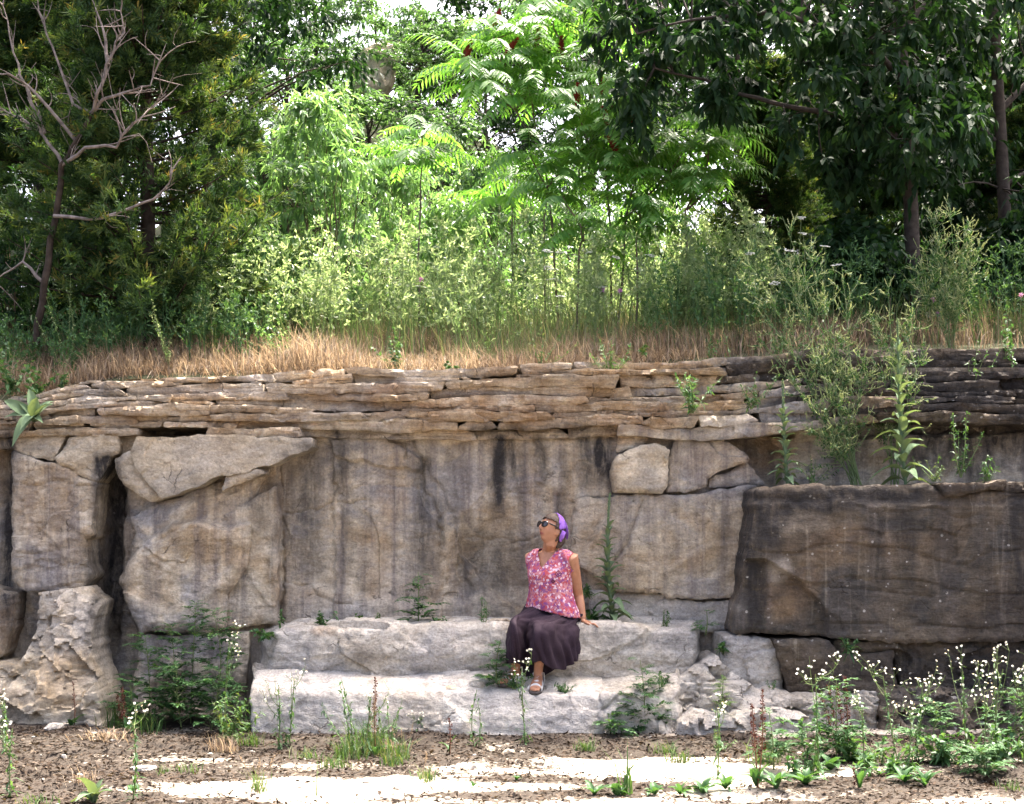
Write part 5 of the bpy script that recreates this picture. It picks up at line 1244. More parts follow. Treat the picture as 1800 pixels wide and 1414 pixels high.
for px, py, tx, ty, kw, lab in [
    (1330, 1392, 1340, 1215, dict(nst=2, leaves=8), 'tall rust red dock with two spikes in front of the boulder'),
    (1475, 1335, 1455, 1205, dict(nst=2, leaves=10, lsize=.18), 'dark dock spikes behind the leafy stem'),
    (1490, 1338, 1485, 1190, dict(nst=2, leaves=8, dens=220), 'darkest tall dock spike right of the leafy stem'),
    (1512, 1395, 1500, 1350, dict(nst=1, leaves=3), 'short fallen dock spike in the foreground'),
    (660, 1328, 660, 1190, dict(nst=1, leaves=3, dens=110), 'thin dark dock spike in the grass clump'),
    (790, 1328, 790, 1262, dict(nst=1, leaves=2, dens=90), 'short thin dock spike below the ledge'),
    (225, 1300, 215, 1210, dict(nst=2, leaves=5, dens=200), 'drooping dark dock beside the dry straw'),
    (130, 1290, 128, 1200, dict(nst=1, leaves=1, dens=60), 'dark twig like dock against the left rock')]:
    dock(lab, G(px, py), tx, ty, **kw)
for px, py, tx, ty, kw, lab in [
    (1432, 1366, 1430, 1240, dict(nst=2, spread=.04, L=.09, W=.022, dens=46), 'upright leafy stem in front of the dock spikes'),
    (400, 1310, 420, 1215, dict(nst=8, spread=.12, L=.08, W=.016, mat=M_tuft, dens=30), 'light green leafy clump at the ragweed foot'),
    (445, 1296, 450, 1230, dict(nst=4, spread=.07, L=.06, W=.014, dens=26), 'green weed at the left end of the ledge base'),
    (838, 1316, 838, 1215, dict(nst=2, spread=.03, L=.06, W=.012), 'thin upright weed below the woman'),
    (620, 1322, 600, 1195, dict(nst=5, spread=.12, L=.07, W=.012), 'upright weeds behind the central grass clump'),
    (690, 1320, 680, 1230, dict(nst=4, spread=.08, L=.06, W=.012), 'weeds at the right of the central grass clump'),
    (1500, 1345, 1500, 1300, dict(nst=8, spread=.2, L=.1, W=.03, dens=22), 'dark low foliage under the dock spikes'),
    (1400, 1372, 1395, 1330, dict(nst=6, spread=.15, L=.1, W=.025, dens=22), 'dark low foliage left of the leafy stem'),
    (1570, 1372, 1570, 1335, dict(nst=6, spread=.15, L=.1, W=.028, dens=22), 'dark low foliage under the tall daisies'),
    (1660, 1352, 1660, 1290, dict(nst=8, spread=.2, L=.1, W=.03, dens=26), 'dark bushy growth at the block foot'),
    (1745, 1345, 1745, 1270, dict(nst=9, spread=.2, L=.1, W=.03, dens=28), 'dark bushy growth at the right end of the wall'),
    (1260, 1322, 1255, 1285, dict(nst=4, spread=.05, L=.05, W=.012, mat=M_tuft), 'small weed on the pale boulder'),
    (1235, 1258, 1240, 1232, dict(nst=5, spread=.05, L=.06, W=.014), 'green clump behind the pale boulder'),
    (560, 1400, 558, 1335, dict(nst=1, spread=.02, L=.04, W=.008, dens=12), 'single thin stem on the pale floor'),
    (1030, 1290, 1060, 1250, dict(nst=4, spread=.1, L=.09, W=.02), 'low weed in front of the step right of her feet'),
    (170, 1262, 168, 1190, dict(nst=7, spread=.06, L=.05, W=.007, mat=M_straw, stm=M_stemr), 'dried beige seed stalk against the left rock')]:
    erect(lab, G(px, py), tx, ty, **kw)
for px, py, h, kw, lab in [
    (215, 1288, .26, dict(n=120, w=.16), 'green grass tuft left of the ragweed clump'),
    (260, 1296, .22, dict(n=110, w=.18), 'grass tuft at the foot of the ragweed clump'),
    (190, 1310, .14, dict(n=150, w=.2, mat=M_straw, lean=(.8, 2.)), 'flattened pile of dry straw on the left floor'),
    (395, 1322, .17, dict(n=130, w=.14, mat=M_straw), 'yellowing grass tuft right of the ragweed'),
    (440, 1312, .14, dict(n=80, w=.1), 'short grass tuft beside the yellowing one'),
    (650, 1325, .32, dict(n=170, w=.2, heads=6), 'largest green grass clump below the ledge'),
    (610, 1335, .2, dict(n=90, w=.12), 'grass tuft at the left of the largest clump'),
    (695, 1338, .2, dict(n=90, w=.12, heads=4), 'grass tuft at the right of the largest clump'),
    (540, 1335, .12, dict(n=60, w=.12), 'low spiky tuft left of the central clump'),
    (750, 1372, .14, dict(n=50, w=.08, heads=2), 'thin tuft on the pale floor'),
    (690, 1345, .13, dict(n=60, w=.1, heads=5), 'seeding tuft in front of the central clump'),
    (590, 1350, .12, dict(n=70, w=.12), 'low tuft in front of the central clump left'),
    (1030, 1322, .13, dict(n=70, w=.07), 'small tuft on the floor right of the woman'),
    (1100, 1402, .34, dict(n=16, w=.05, bw=.012, lean=(.1, .6)), 'tall broad bladed grass in the foreground'),
    (455, 1395, .18, dict(n=50, w=.08, heads=5), 'wispy seeding tuft in the left foreground'),
    (330, 1358, .11, dict(n=40, w=.08), 'small tuft in the brown litter'),
    (290, 1358, .08, dict(n=30, w=.09), 'smaller tuft left of the one in the litter'),
    (150, 1385, .14, dict(n=40, w=.10, mat=M_straw), 'dry tuft in the brown litter'),
    (60, 1412, .09, dict(n=60, w=.14), 'low grass in the lower left corner'),
    (1200, 1345, .12, dict(n=70, w=.12), 'short tuft at the foot of the pale boulder'),
    (1170, 1325, .13, dict(n=60, w=.1), 'tuft left of the pale boulder'),
    (1345, 1350, .2, dict(n=80, w=.12), 'grass tuft beside the red dock'),
    (1540, 1352, .14, dict(n=60, w=.15), 'grass under the daisies'),
    (1780, 1398, .10, dict(n=40, w=.1), 'small tuft in the lower right corner')]:
    tuft(lab, G(px, py), h, **kw)
for px, py, sz, n, LV, lab in [
    (805, 1295, .12, 10, LV_r, 'dark rosette left of the thin weed below the woman'), (885, 1292, .13, 12, LV_r, 'dark rosette directly below her sandals'), (925, 1296, .12, 10, LV_r, 'dark rosette right of the one below her sandals'), (955, 1268, .10, 8, LV_r, 'rosette against the lower step'),
    (1045, 1402, .11, 9, LV_r, 'leafy rosette left of the broad bladed grass'), (1085, 1404, .11, 9, LV_b, 'rosette at the foot of the broad bladed grass'), (1150, 1402, .10, 8, LV_b, 'rosette right of the broad bladed grass'), (1235, 1398, .14, 12, LV_r, 'large rosette in the foreground left of the red dock'), (1275, 1396, .13, 11, LV_r, 'rosette next to the large one near the red dock'), (1195, 1402, .10, 8, LV_r, 'small rosette among the foreground ones'),
    (1365, 1395, .17, 12, LV_r, 'big dark rosette below the red dock'), (1415, 1388, .15, 11, LV_r, 'dark rosette below the upright leafy stem'), (1590, 1388, .14, 12, LV_r, 'green rosette in front of the tall daisies'), (1625, 1392, .13, 10, LV_r, 'green rosette right of that in front of the daisies'), (1460, 1360, .17, 12, LV_b, 'broad leaved dark rosette under the dock'), (1520, 1362, .16, 12, LV_b, 'broad leaved rosette right of the dock'),
    (165, 1412, .15, 8, LV_m, 'pale woolly rosette in the lower left foreground'), (235, 1398, .08, 6, LV_b, 'small leafy plant beside the reddish daisy stem'), (125, 1290, .10, 8, LV_b, 'leafy plant at the foot of the left rock'), (908, 1372, .06, 5, LV_b, 'tiny seedling alone on the pale floor'), (832, 1385, .05, 5, LV_b, 'tiny seedling in the middle of the litter patch'), (1120, 1298, .12, 9, LV_b, 'rosette left of the grey feathery weed')]:
    rosette(lab, G(px, py), sz, n, LV)

# ---- litter and pebbles on the floor
mb = MB(); X_ = rng.uniform(-4.2, 4.2, 90000); Y_ = rng.uniform(7.6, 10.7, 90000)
k = rng.random(90000) < .6 * sstep(-.12, .35, litter_mask(X_, Y_) + .25 * rng.normal(size=90000)); X_, Y_ = X_[k], Y_[k]; n = len(X_)
P = np.stack([X_, Y_, floor_z(X_, Y_) + .010], 1); D = rv(n); D[:, 2] *= .3
M_lit = leafmat('dead_leaf_bits', [(0, (.007, .005, .004)), (.45, (.024, .016, .011)), (.82, (.06, .042, .029)), (1, (.15, .115, .085))], .1, .9, .1)
mb.leaves(P, D, rv(n, 1.5, .5), rng.uniform(.015, .06, n), rng.uniform(.006, .022, n), .1, .4)
o = put('leaf_litter', mb.mesh('leaf_litter', [M_lit])); o['kind'] = 'stuff'; tag(o, 'brown bark and leaf litter scattered over the quarry floor', 'litter')
bm = bmesh.new(); bmesh.ops.create_icosphere(bm, subdivisions=1, radius=1.); TV = np.array([v.co[:] for v in bm.verts]); TF = np.array([[v.index for v in f.verts] for f in bm.faces]); bm.free()
V, Fs = [], []
for i in range(170):
    x, y = rng.uniform(-4, 4), rng.uniform(7.7, 10.6); r_ = rng.uniform(.006, .022); q = TV * (1 + .25 * rng.normal(size=(len(TV), 1))) * r_ * [1.2, 1, .6]; V.append(q + [x, y, float(floor_z(np.array([x]), np.array([y]))[0]) + r_ * .35]); Fs.append(TF + i * len(TV))
V = np.concatenate(V); o = put('gravel', raw_mesh('gravel', V, [np.concatenate(Fs)], [M_pale], {'Col': np.zeros((len(V), 3)) + [0, 0, .5]})); o['kind'] = 'stuff'; tag(o, 'small pale stone chips lying on the quarry floor', 'gravel')
def stone(label, px, py, wd, ht, mat, zoff=None, Y=None):
    bm = bmesh.new(); bmesh.ops.create_icosphere(bm, subdivisions=3, radius=1.)
    sd_ = rng.uniform(0, 50)
    for v in bm.verts:
        c_ = v.co; n_ = float(fbm(np.array(c_.x * 1.3 + sd_), np.array(c_.y * 1.3), np.array(c_.z * 1.3), 3, 3)); q_ = 1 + .3 * n_; z = np.clip(c_.z * q_, -.45, .62)
        v.co = Vector((c_.x * q_ * wd / 2, c_.y * q_ * wd * .35, z * ht))
    me = bpy.data.meshes.new('stone'); bm.to_mesh(me); bm.free(); me.materials.append(mat); me.set_sharp_from_angle(angle=R(30))
    p = at(px, py, Y) if Y else G(px, py); p.z += ht * .3
    tag(put('stone', me, None, p), label, 'stone', 'loose stones')
for a_ in [('pale stone beside the left rock foot', 130, 1285, .07, .06, M_pale), ('larger pale stone at the foot of the left rock', 95, 1296, .14, .05, M_pale), ('small white stone in the brown litter', 112, 1335, .035, .03, M_pale), ('flat stone in the litter at left', 255, 1352, .16, .03, M_pale), ('flat stone lying on the lower step', 790, 1212, .13, .03, M_clean, None, 10.66), ('thin flat stone on the ledge left of the woman', 880, 1093, .17, .025, M_rock, None, 11.1), ('brown clod on the floor below the thin weed', 895, 1325, .08, .03, M_rock), ('rounded stone on the step left of her foot', 838, 1208, .10, .05, M_pale, None, 10.68)]:
    stone(*a_)

# ------------------------------------------------------------------ the seated woman
def pp(px, py, Y): return np.array(at(px, py, Y))
person = thing('person', 'woman in floral sleeveless top and dark purple skirt sitting on the ledge looking up', 'person', (.28, 11.0, .76))
PO = np.array(person.location)
def pput(name, me, parent=None):
    o = put(name, me, parent or person); return o
def loft(bm, C_, A, B, ra, rb, n=14, cap=True):
    """closed tube of ellipses; centres C_, axis vectors A,B per ring, half sizes ra,rb"""
    th = np.arange(n) * 2 * math.pi / n; rings = []
    for c, a, b, x, y in zip(C_, A, B, ra, rb):
        rings.append([bm.verts.new(Vector(c + a * x * math.cos(t) + b * y * math.sin(t))) for t in th])
    for r0_, r1_ in zip(rings[:-1], rings[1:]):
        for i in range(n): bm.faces.new((r0_[i], r0_[(i + 1) % n], r1_[(i + 1) % n], r1_[i]))
    if cap: bm.faces.new(rings[0][::-1]); bm.faces.new(rings[-1])
def chain(bm, P, r, n=12, flat=None, flatdir=None):
    P = np.asarray(P, float); T = nrm(np.gradient(P, axis=0)); ref = np.array(flatdir if flatdir is not None else [.2, 1., .1])
    A = nrm(np.cross(T, ref)); B = np.cross(T, A); r = np.asarray(r, float)
    P2 = np.concatenate([[P[0] - T[0] * r[0] * .6], P, [P[-1] + T[-1] * r[-1] * .6]]); A = A[[0, *range(len(P)), -1]]; B = B[[0, *range(len(P)), -1]]; r2 = np.concatenate([[r[0] * .6], r, [r[-1] * .6]])
    loft(bm, P2, A, B, r2, r2 * (flat or 1.), n)
def remeshed(bm, name, voxel, smooth=4):
    bmesh.ops.recalc_face_normals(bm, faces=bm.faces)
    me = bpy.data.meshes.new('tmp'); bm.to_mesh(me); bm.free(); o = bpy.data.objects.new('tmp', me); COL.objects.link(o)
    md = o.modifiers.new('r', 'REMESH'); md.mode = 'VOXEL'; md.voxel_size = voxel; md.use_smooth_shade = True
    if smooth: ms = o.modifiers.new('s', 'SMOOTH'); ms.iterations = smooth; ms.factor = .5
    dg = bpy.context.evaluated_depsgraph_get(); m2 = bpy.data.meshes.new_from_object(o.evaluated_get(dg)); m2.name = name
    bpy.data.objects.remove(o); bpy.data.meshes.remove(me); return m2
up = np.array([0, 0, 1.])
# frames
yawt = R(34); fT = np.array([-math.sin(yawt), -math.cos(yawt), 0]); lT = np.array([math.cos(yawt), -math.sin(yawt), 0])
yawh = R(56); tilt = R(20)
fH0 = np.array([-math.sin(yawh), -math.cos(yawh), 0]); lH = np.array([math.cos(yawh), -math.sin(yawh), 0])
fH = fH0 * math.cos(tilt) + up * math.sin(tilt); uH = -fH0 * math.sin(tilt) + up * math.cos(tilt)
HC = pp(970, 931.5, 11.02)
def hl(x, y, z): return HC + lH * x + fH * y + uH * z
def head_surface(nu=40, nv=30, infl=0.):
    V = np.zeros((nv, nu, 3))
    for j in range(nv):
        ph = math.pi * (j + .5) / nv - math.pi / 2
        for i in range(nu):
            th = 2 * math.pi * i / nu; d = np.array([math.cos(ph) * math.sin(th), math.cos(ph) * math.cos(th), math.sin(ph)])
            x, y, z = d[0] * .073, d[1] * .094, d[2] * .112
            if d[2] < 0:
                x *= 1 - .26 * (-d[2])**1.3
                if y < 0: y *= 1 - .42 * (-d[2])**1.2
            if y < 0: y *= 1.02
            # face relief
            G_ = lambda cx, cz, sx, sz: math.exp(-((x - cx) / sx)**2 - ((z - cz) / sz)**2) if y > 0 else 0.
            y += .024 * G_(0, -.020, .013, .018) + .012 * G_(0, .004, .010, .024) - .009 * (G_(.031, .012, .017, .013) + G_(-.031, .012, .017, .013)) + .005 * (G_(.03, .032, .022, .009) + G_(-.03, .032, .022, .009)) \
                + .007 * G_(0, -.056, .022, .011) + .013 * G_(0, -.092, .024, .017) - .004 * G_(0, -.072, .02, .006) + .004 * (G_(.036, -.025, .02, .02) + G_(-.036, -.025, .02, .02))
            V[j, i] = hl(x * (1 + infl / .08), y * (1 + infl / .09), z * (1 + infl / .11))
    return V
def add_grid_closed(bm, V):
    nv, nu = V.shape[:2]; vs_ = [[bm.verts.new(Vector(p)) for p in r] for r in V]
    for j in range(nv - 1):
        for i in range(nu): bm.faces.new((vs_[j][i], vs_[j][(i + 1) % nu], vs_[j + 1][(i + 1) % nu], vs_[j + 1][i]))
    bm.faces.new(vs_[0][::-1]); bm.faces.new(vs_[-1])

SH = pp(968, 985, 11.09)
def torso_rings(infl=0.):
    rows = [(1.335, .050, .050, 0), (1.305, .085, .060, 0), (1.285, .150, .074, 0), (1.25, .176, .088, .0), (1.20, .172, .105, .01), (1.13, .160, .135, .025), (1.06, .155, .130, .02), (.99, .160, .128, .02), (.92, .176, .140, .02), (.85, .198, .156, .01), (.79, .20, .165, .0)]
    C_, ra, rb = [], [], []
    for z, a, b, fo in rows:
        k = (z - .79) / .5; c = np.array([.303 - .012 * k, 11.10 - .0 * k, z]) + fT * fo; C_.append(c); ra.append(a + infl); rb.append(b + infl)
    return C_, ra, rb
LSH = pp(1004, 981, 11.0); LEL = pp(1016, 1046, 11.12); LWR = pp(1024, 1087, 11.06)
RSH = SH - lT * .165 + np.array([0, .0, .02]); REL = RSH + np.array([.03, .13, -.25]); RWR = RSH + np.array([.06, .13, -.45])
bm = bmesh.new()
add_grid_closed(bm, head_surface())
# ears
for sg in (1, -1): loft(bm, [hl(sg * (.066 + .006 * k), -.006 - .004 * k, -.012) for k in range(3)], [fH * .6 - uH * .25] * 3, [uH + fH * .15] * 3, [.020, .024, .016], [.028, .031, .022], 12)
chain(bm, [hl(0, -.022, -.05), hl(0, -.02, -.09), SH + up * .095 + fT * .012, SH + up * .04, SH - up * .03], [.054, .052, .053, .062, .09], 14)
C_, ra, rb = torso_rings(-.006); ra = [x * (.82 if c[2] < .93 else 1) for x, c in zip(ra, C_)]; rb = [x * (.74 if c[2] < .93 else 1) for x, c in zip(rb, C_)]; loft(bm, C_, [lT] * len(C_), [fT] * len(C_), ra, rb, 24)
for S_, E_, W_ in ((LSH, LEL, LWR), (RSH, REL, RWR)):
    P = [S_ - (S_ - SH) * .25, S_, S_ * .6 + E_ * .4, E_, E_ * .55 + W_ * .45 , W_]
    chain(bm, P, [.052, .056, .049, .039, .037, .026], 14)
def hand(bm, W_, d, n_, s, L=.085):
    """palm along d, flat normal n_, side s (towards the thumb)"""
    d, n_, s = nrm(np.array(d)), nrm(np.array(n_)), nrm(np.array(s))
    loft(bm, [W_ - d * .012, W_ + d * .015, W_ + d * .045, W_ + d * .075, W_ + d * .09], [s] * 5, [n_] * 5, [.022, .028, .038, .040, .036], [.019, .017, .015, .013, .011], 14)
    for k, (o, ln, sp) in enumerate([(.030, .072, .28), (.011, .080, .08), (-.010, .075, -.10), (-.029, .058, -.32)]):
        a = W_ + d * .078 + s * o; dd = nrm(d + s * sp)
        chain(bm, [a, a + dd * ln * .42 + n_ * .010, a + dd * ln * .75 + n_ * .003, a + dd * ln - n_ * .006], [.0098, .0092, .0082, .0068], 8)
    a = W_ + d * .022 + s * .022; dd = nrm(d * .6 + s * .85)
    chain(bm, [a, a + dd * .035 + n_ * .004, a + nrm(d * .85 + s * .55) * .065], [.014, .0115, .0085], 8)
hand(bm, LWR + np.array([.004, -.012, -.022]), [.80, -.42, -.20], [.15, -.20, 1.], [-.42, -.86, .0])
hand(bm, RWR, [.5, .2, -.5], [0, .3, .9], [.6, -.6, 0])
# legs and feet
HIPL, HIPR = pp(988, 1085, 11.08), pp(950, 1083, 11.12); KNL, KNR = pp(953, 1103, 10.66), pp(909, 1098, 10.72)
ANL, ANR = pp(946, 1183, 10.76), pp(906, 1176, 10.80)
for H_, K_, A_ in ((HIPL, KNL, ANL), (HIPR, KNR, ANR)):
    H_ = H_ - up * .045; K2 = K_ - up * .035 + np.array([0, .06, 0])
    chain(bm, [H_, H_ * .5 + K_ * .5 - up * .04, K2, K_ * .62 + A_ * .38 + np.array([0, .025, 0]), K_ * .25 + A_ * .75 + np.array([0, .01, 0]), A_, A_ - up * .03], [.055, .046, .038, .040, .036, .033, .033], 14)
TOEL, TOER = pp(939, 1217, 10.575), pp(880, 1203, 10.665)
FEET = []
for A_, T_ in ((ANL, TOEL), (ANR, TOER)):
    hd_ = np.array([A_[0], A_[1], 0]) ; td = np.array([T_[0], T_[1], 0]); d = nrm(td - hd_); s = np.array([-d[1], d[0], 0])
    heel = A_ - d * .045; heel[2] = 0; ln = np.linalg.norm(td - np.array([heel[0], heel[1], 0]))
    zs, ze = (.352, .318) if A_ is ANL else (.392, .362)
    f_ = lambda u, zz, y=0., heel=heel, d=d, ln=ln, s=s, zs=zs, ze=ze: np.array([heel[0], heel[1], 0]) + d * ln * u + s * y + up * (zs + (ze - zs) * u + zz)
    FEET.append((f_, d, s, ln))
    us = [.0, .08, .22, .38, .55, .72, .84]; loft(bm, [f_(u, h) for u, h in zip(us, [.032, .036, .040, .040, .032, .025, .020])], [s] * 7, [up] * 7, [.022, .031, .035, .036, .042, .043, .039], [.026, .032, .036, .036, .028, .020, .015], 14)
    for k, (y, l_, r_) in enumerate([(-.026, .0, .0125), (-.007, .01, .009), (.008, .004, .0085), (.021, -.008, .008), (.033, -.022, .0075)]):
        yy = y * (1 if A_ is ANR else -1) * 1.; chain(bm, [f_(.78, .016, yy), f_(.90, .017, yy) + d * l_, f_(.97, .011, yy) + d * l_], [r_, r_, r_ * .85], 8)
body = remeshed(bm, 'body', .0052, 5)
# skin colour variation: lips, brows, knuckles
n = len(body.vertices); co_ = np.empty(n * 3); body.vertices.foreach_get('co', co_); co_ = co_.reshape(-1, 3)
q = co_ - HC; lx, ly, lz = q @ lH, q @ fH, q @ uH
lip = 1.3 * np.exp(-(lx / .024)**4 - ((lz + .056) / .008)**2) * (ly > .06) + 0
brow = np.exp(-((np.abs(lx) - .03) / .02)**2 - ((lz - .034) / .005)**2) * (ly > .05)
nostril = np.exp(-((np.abs(lx) - .008) / .005)**2 - ((lz + .034) / .005)**2) * (ly > .08)
a_ = body.attributes.new('Col', 'FLOAT_COLOR', 'POINT'); cc = np.zeros((n, 4), np.float32); cc[:, 0] = lip; cc[:, 1] = np.maximum(brow * .6, nostril); cc[:, 3] = 1; a_.data.foreach_set('color', cc.ravel())
co_ -= PO; body.vertices.foreach_set('co', co_.astype(np.float32).ravel())
m, nt, out = newmat('skin'); L = nt.links
tc = nd(nt, 'ShaderNodeTexCoord'); n1 = noise(nt, tc.outputs['Object'], 22, 5); at_ = nd(nt, 'ShaderNodeAttribute', attribute_name='Col'); sp = nd(nt, 'ShaderNodeSeparateColor'); L.new(at_.outputs['Color'], sp.inputs[0])
c_ = ramp(nt, [(.3, (.33, .155, .085)), (.7, (.42, .21, .125))], n1).outputs[0]; c_ = mix(nt, sp.outputs[0], c_, (.24, .07, .06)); c_ = mix(nt, sp.outputs[1], c_, (.13, .07, .045))
b = nd(nt, 'ShaderNodeBsdfPrincipled', i_Roughness=.5); b.inputs['Subsurface Weight'].default_value = .12; b.inputs['Subsurface Radius'].default_value = (.012, .005, .003); b.inputs['Specular IOR Level'].default_value = .35
L.new(c_, b.inputs['Base Color']); L.new(b.outputs[0], out.inputs[0]); body.materials.append(m)
pput('body', body)

def shell(me, name, mat, thick=.004, parent=None, local=True):
    if local: me.transform(Matrix.Translation(-Vector(PO)))
    me.materials.clear(); me.materials.append(mat); o = pput(name, me, parent)
    if thick: md = o.modifiers.new('solid', 'SOLIDIFY'); md.thickness = thick; md.offset = 1
    return o
def cut(me, fn):
    """delete faces where fn(centre array) is True"""
    bm = bmesh.new(); bm.from_mesh(me); c = np.array([f.calc_center_median()[:] for f in bm.faces]); k = fn(c)
    bmesh.ops.delete(bm, geom=[f for f, x in zip(bm.faces, k) if x], context='FACES'); bm.to_mesh(me); bm.free(); me.polygons.foreach_set('use_smooth', np.ones(len(me.polygons), bool)); return me
# blouse
bm = bmesh.new(); C_, ra, rb = torso_rings(.010)
C_ = C_[1:]; ra = ra[1:]; rb = rb[1:]
loft(bm, C_, [lT] * len(C_), [fT] * len(C_), ra, rb, 28)
for S_, sg in ((LSH, 1), (RSH, -1)): chain(bm, [S_ - (S_ - SH) * .75 + up * .035, S_ - (S_ - SH) * .25 + up * .008, S_ - up * .02, S_ - up * .07 - lT * sg * .02], [.050, .060, .062, .055], 14)
blouse = remeshed(bm, 'blouse', .007, 6)
n = len(blouse.vertices); co_ = np.empty(n * 3); blouse.vertices.foreach_get('co', co_); co_ = co_.reshape(-1, 3)
rel_ = co_ - np.array([.30, 11.10, 0]); fx, sx_ = rel_ @ fT, rel_ @ lT; ang = np.arctan2(sx_, fx)
fold = .006 * np.sin(ang * 9 + co_[:, 2] * 6) * sstep(1.15, .88, co_[:, 2]) + .005 * fbm(co_[:, 0] * 9, co_[:, 1] * 9, co_[:, 2] * 6, 3, 5)
co_ += (nrm(rel_ * [1, 1, 0]) * fold[:, None]); blouse.vertices.foreach_set('co', co_.astype(np.float32).ravel())
NK = pp(957, 998, 10.95)
def bl_cut(c):
    r = c - SH; fx, sx_, z = r @ fT, r @ lT, c[:, 2]
    vneck = (fx > -.02) & (z > NK[2] - .0) & (np.abs(sx_ + .0) < .008 + (z - NK[2]) * .60)
    collar = (z > 1.318) & (np.abs(sx_) < .085)
    arml = (((c - LSH) @ lT) > .015 + .10 * np.clip(LSH[2] - z - .02, 0, 1) ) & (z > LSH[2] - .16)
    armr = (((c - RSH) @ -lT) > .018) & (z > RSH[2] - .16)
    hem = z < .855 - .055 * np.clip(((c[:, 0] - .12) / .36), 0, 1) * 0 - .07 * sstep(.12, .5, c[:, 0]) + .03
    return vneck | collar | arml | armr | hem
cut(blouse, bl_cut)
m, nt, out = newmat('floral_fabric'); L = nt.links
tc = nd(nt, 'ShaderNodeTexCoord'); co = tc.outputs['Object']
v1 = nd(nt, 'ShaderNodeTexVoronoi', i_Scale=70.); L.new(co, v1.inputs['Vector']); n1 = noise(nt, co, 9, 3, .6); n2 = noise(nt, co, 60, 4, .7); n3 = noise(nt, co, 17, 6, .75, None, 1.5)
c_ = ramp(nt, [(.25, (.16, .045, .12)), (.42, (.36, .11, .16)), (.55, (.48, .22, .23)), (.7, (.50, .32, .37))], n1).outputs[0]
c_ = mix(nt, ramp(nt, [(.50, g(0)), (.54, g(.9))], n3).outputs[0], c_, (.40, .055, .06))
sv = nd(nt, 'ShaderNodeSeparateColor'); L.new(v1.outputs['Color'], sv.inputs[0])
c_ = mix(nt, ramp(nt, [(.72, g(0)), (.74, g(.75))], sv.outputs[0]).outputs[0], c_, (.16, .055, .20))
c_ = mix(nt, ramp(nt, [(.84, g(0)), (.86, g(.65))], sv.outputs[1]).outputs[0], c_, (.74, .62, .68))
c_ = mix(nt, ramp(nt, [(.58, g(0)), (.64, g(.7))], n2).outputs[0], c_, (.20, .03, .07))
sx3 = nd(nt, 'ShaderNodeSeparateXYZ'); L.new(co, sx3.inputs[0])
for mx, my, rr in ((981, 1009, .030), (972, 1022, .018)):      # diamond print motif
    mp_ = pp(mx, my, 10.95) - PO
    dd = math_n(nt, 'ADD', math_n(nt, 'ABSOLUTE', math_n(nt, 'SUBTRACT', sx3.outputs[0], float(mp_[0]))), math_n(nt, 'ABSOLUTE', math_n(nt, 'SUBTRACT', sx3.outputs[2], float(mp_[2]))))
    rg = math_n(nt, 'LESS_THAN', math_n(nt, 'ABSOLUTE', math_n(nt, 'SUBTRACT', dd, rr * .8)), .004); dt = math_n(nt, 'LESS_THAN', math_n(nt, 'ABSOLUTE', math_n(nt, 'SUBTRACT', dd, rr * .35)), .003)
    c_ = mix(nt, math_n(nt, 'MAXIMUM', rg, dt), c_, (.07, .012, .035))
b = nd(nt, 'ShaderNodeBsdfPrincipled', i_Roughness=.85); b.inputs['Specular IOR Level'].default_value = .15; L.new(c_, b.inputs['Base Color']); L.new(b.outputs[0], out.inputs[0]); M_floral = m
shell(blouse, 'blouse', M_floral, .003)

# skirt: columns from waist over the lap down to the hem
cols = [
 [(918, 1066, 11.30), (905, 1094, 11.24), (900, 1098, 11.14), (897, 1100, 11.00), (894, 1128, 10.93), (893, 1160, 10.92)],
 [(926, 1068, 11.08), (904, 1084, 10.94), (897, 1091, 10.84), (892, 1112, 10.79), (889, 1140, 10.78), (888, 1162, 10.79)],
 [(936, 1072, 10.99), (914, 1080, 10.84), (906, 1086, 10.70), (900, 1104, 10.63), (899, 1136, 10.64), (899, 1167, 10.68)],
 [(946, 1075, 10.96), (924, 1083, 10.84), (914, 1090, 10.69), (912, 1108, 10.63), (914, 1138, 10.65), (916, 1166, 10.69)],
 [(956, 1078, 10.96), (938, 1089, 10.88), (928, 1098, 10.82), (924, 1118, 10.80), (924, 1142, 10.80), (926, 1160, 10.82)],
 [(966, 1080, 10.96), (950, 1089, 10.82), (940, 1096, 10.68), (936, 1116, 10.61), (936, 1142, 10.61), (938, 1163, 10.64)],
 [(978, 1082, 10.95), (966, 1090, 10.79), (957, 1097, 10.62), (953, 1114, 10.56), (955, 1144, 10.57), (958, 1168, 10.60)],
 [(990, 1084, 10.95), (982, 1092, 10.82), (974, 1100, 10.68), (972, 1120, 10.63), (974, 1150, 10.64), (976, 1177, 10.67)],
 [(1002, 1086, 10.96), (996, 1094, 10.88), (990, 1102, 10.80), (988, 1122, 10.75), (990, 1150, 10.76), (992, 1177, 10.78)],
 [(1012, 1086, 10.98), (1009, 1094, 10.93), (1005, 1102, 10.86), (1004, 1122, 10.81), (1005, 1146, 10.82), (1005, 1166, 10.84)],
 [(1019, 1084, 11.04), (1018, 1092, 11.02), (1017, 1100, 10.95), (1016, 1118, 10.88), (1015, 1140, 10.88), (1014, 1159, 10.89)],
 [(1018, 1080, 11.18), (1019, 1090, 11.17), (1020, 1097, 11.14), (1018, 1102, 10.99), (1017, 1116, 10.93), (1016, 1150, 10.93)]]
CP = np.array([[pp(*q) for q in c] for c in cols]); CP[:, 0, 2] += .02; CP[:, 0] -= fT * .06       # (ncol, nrow, 3)
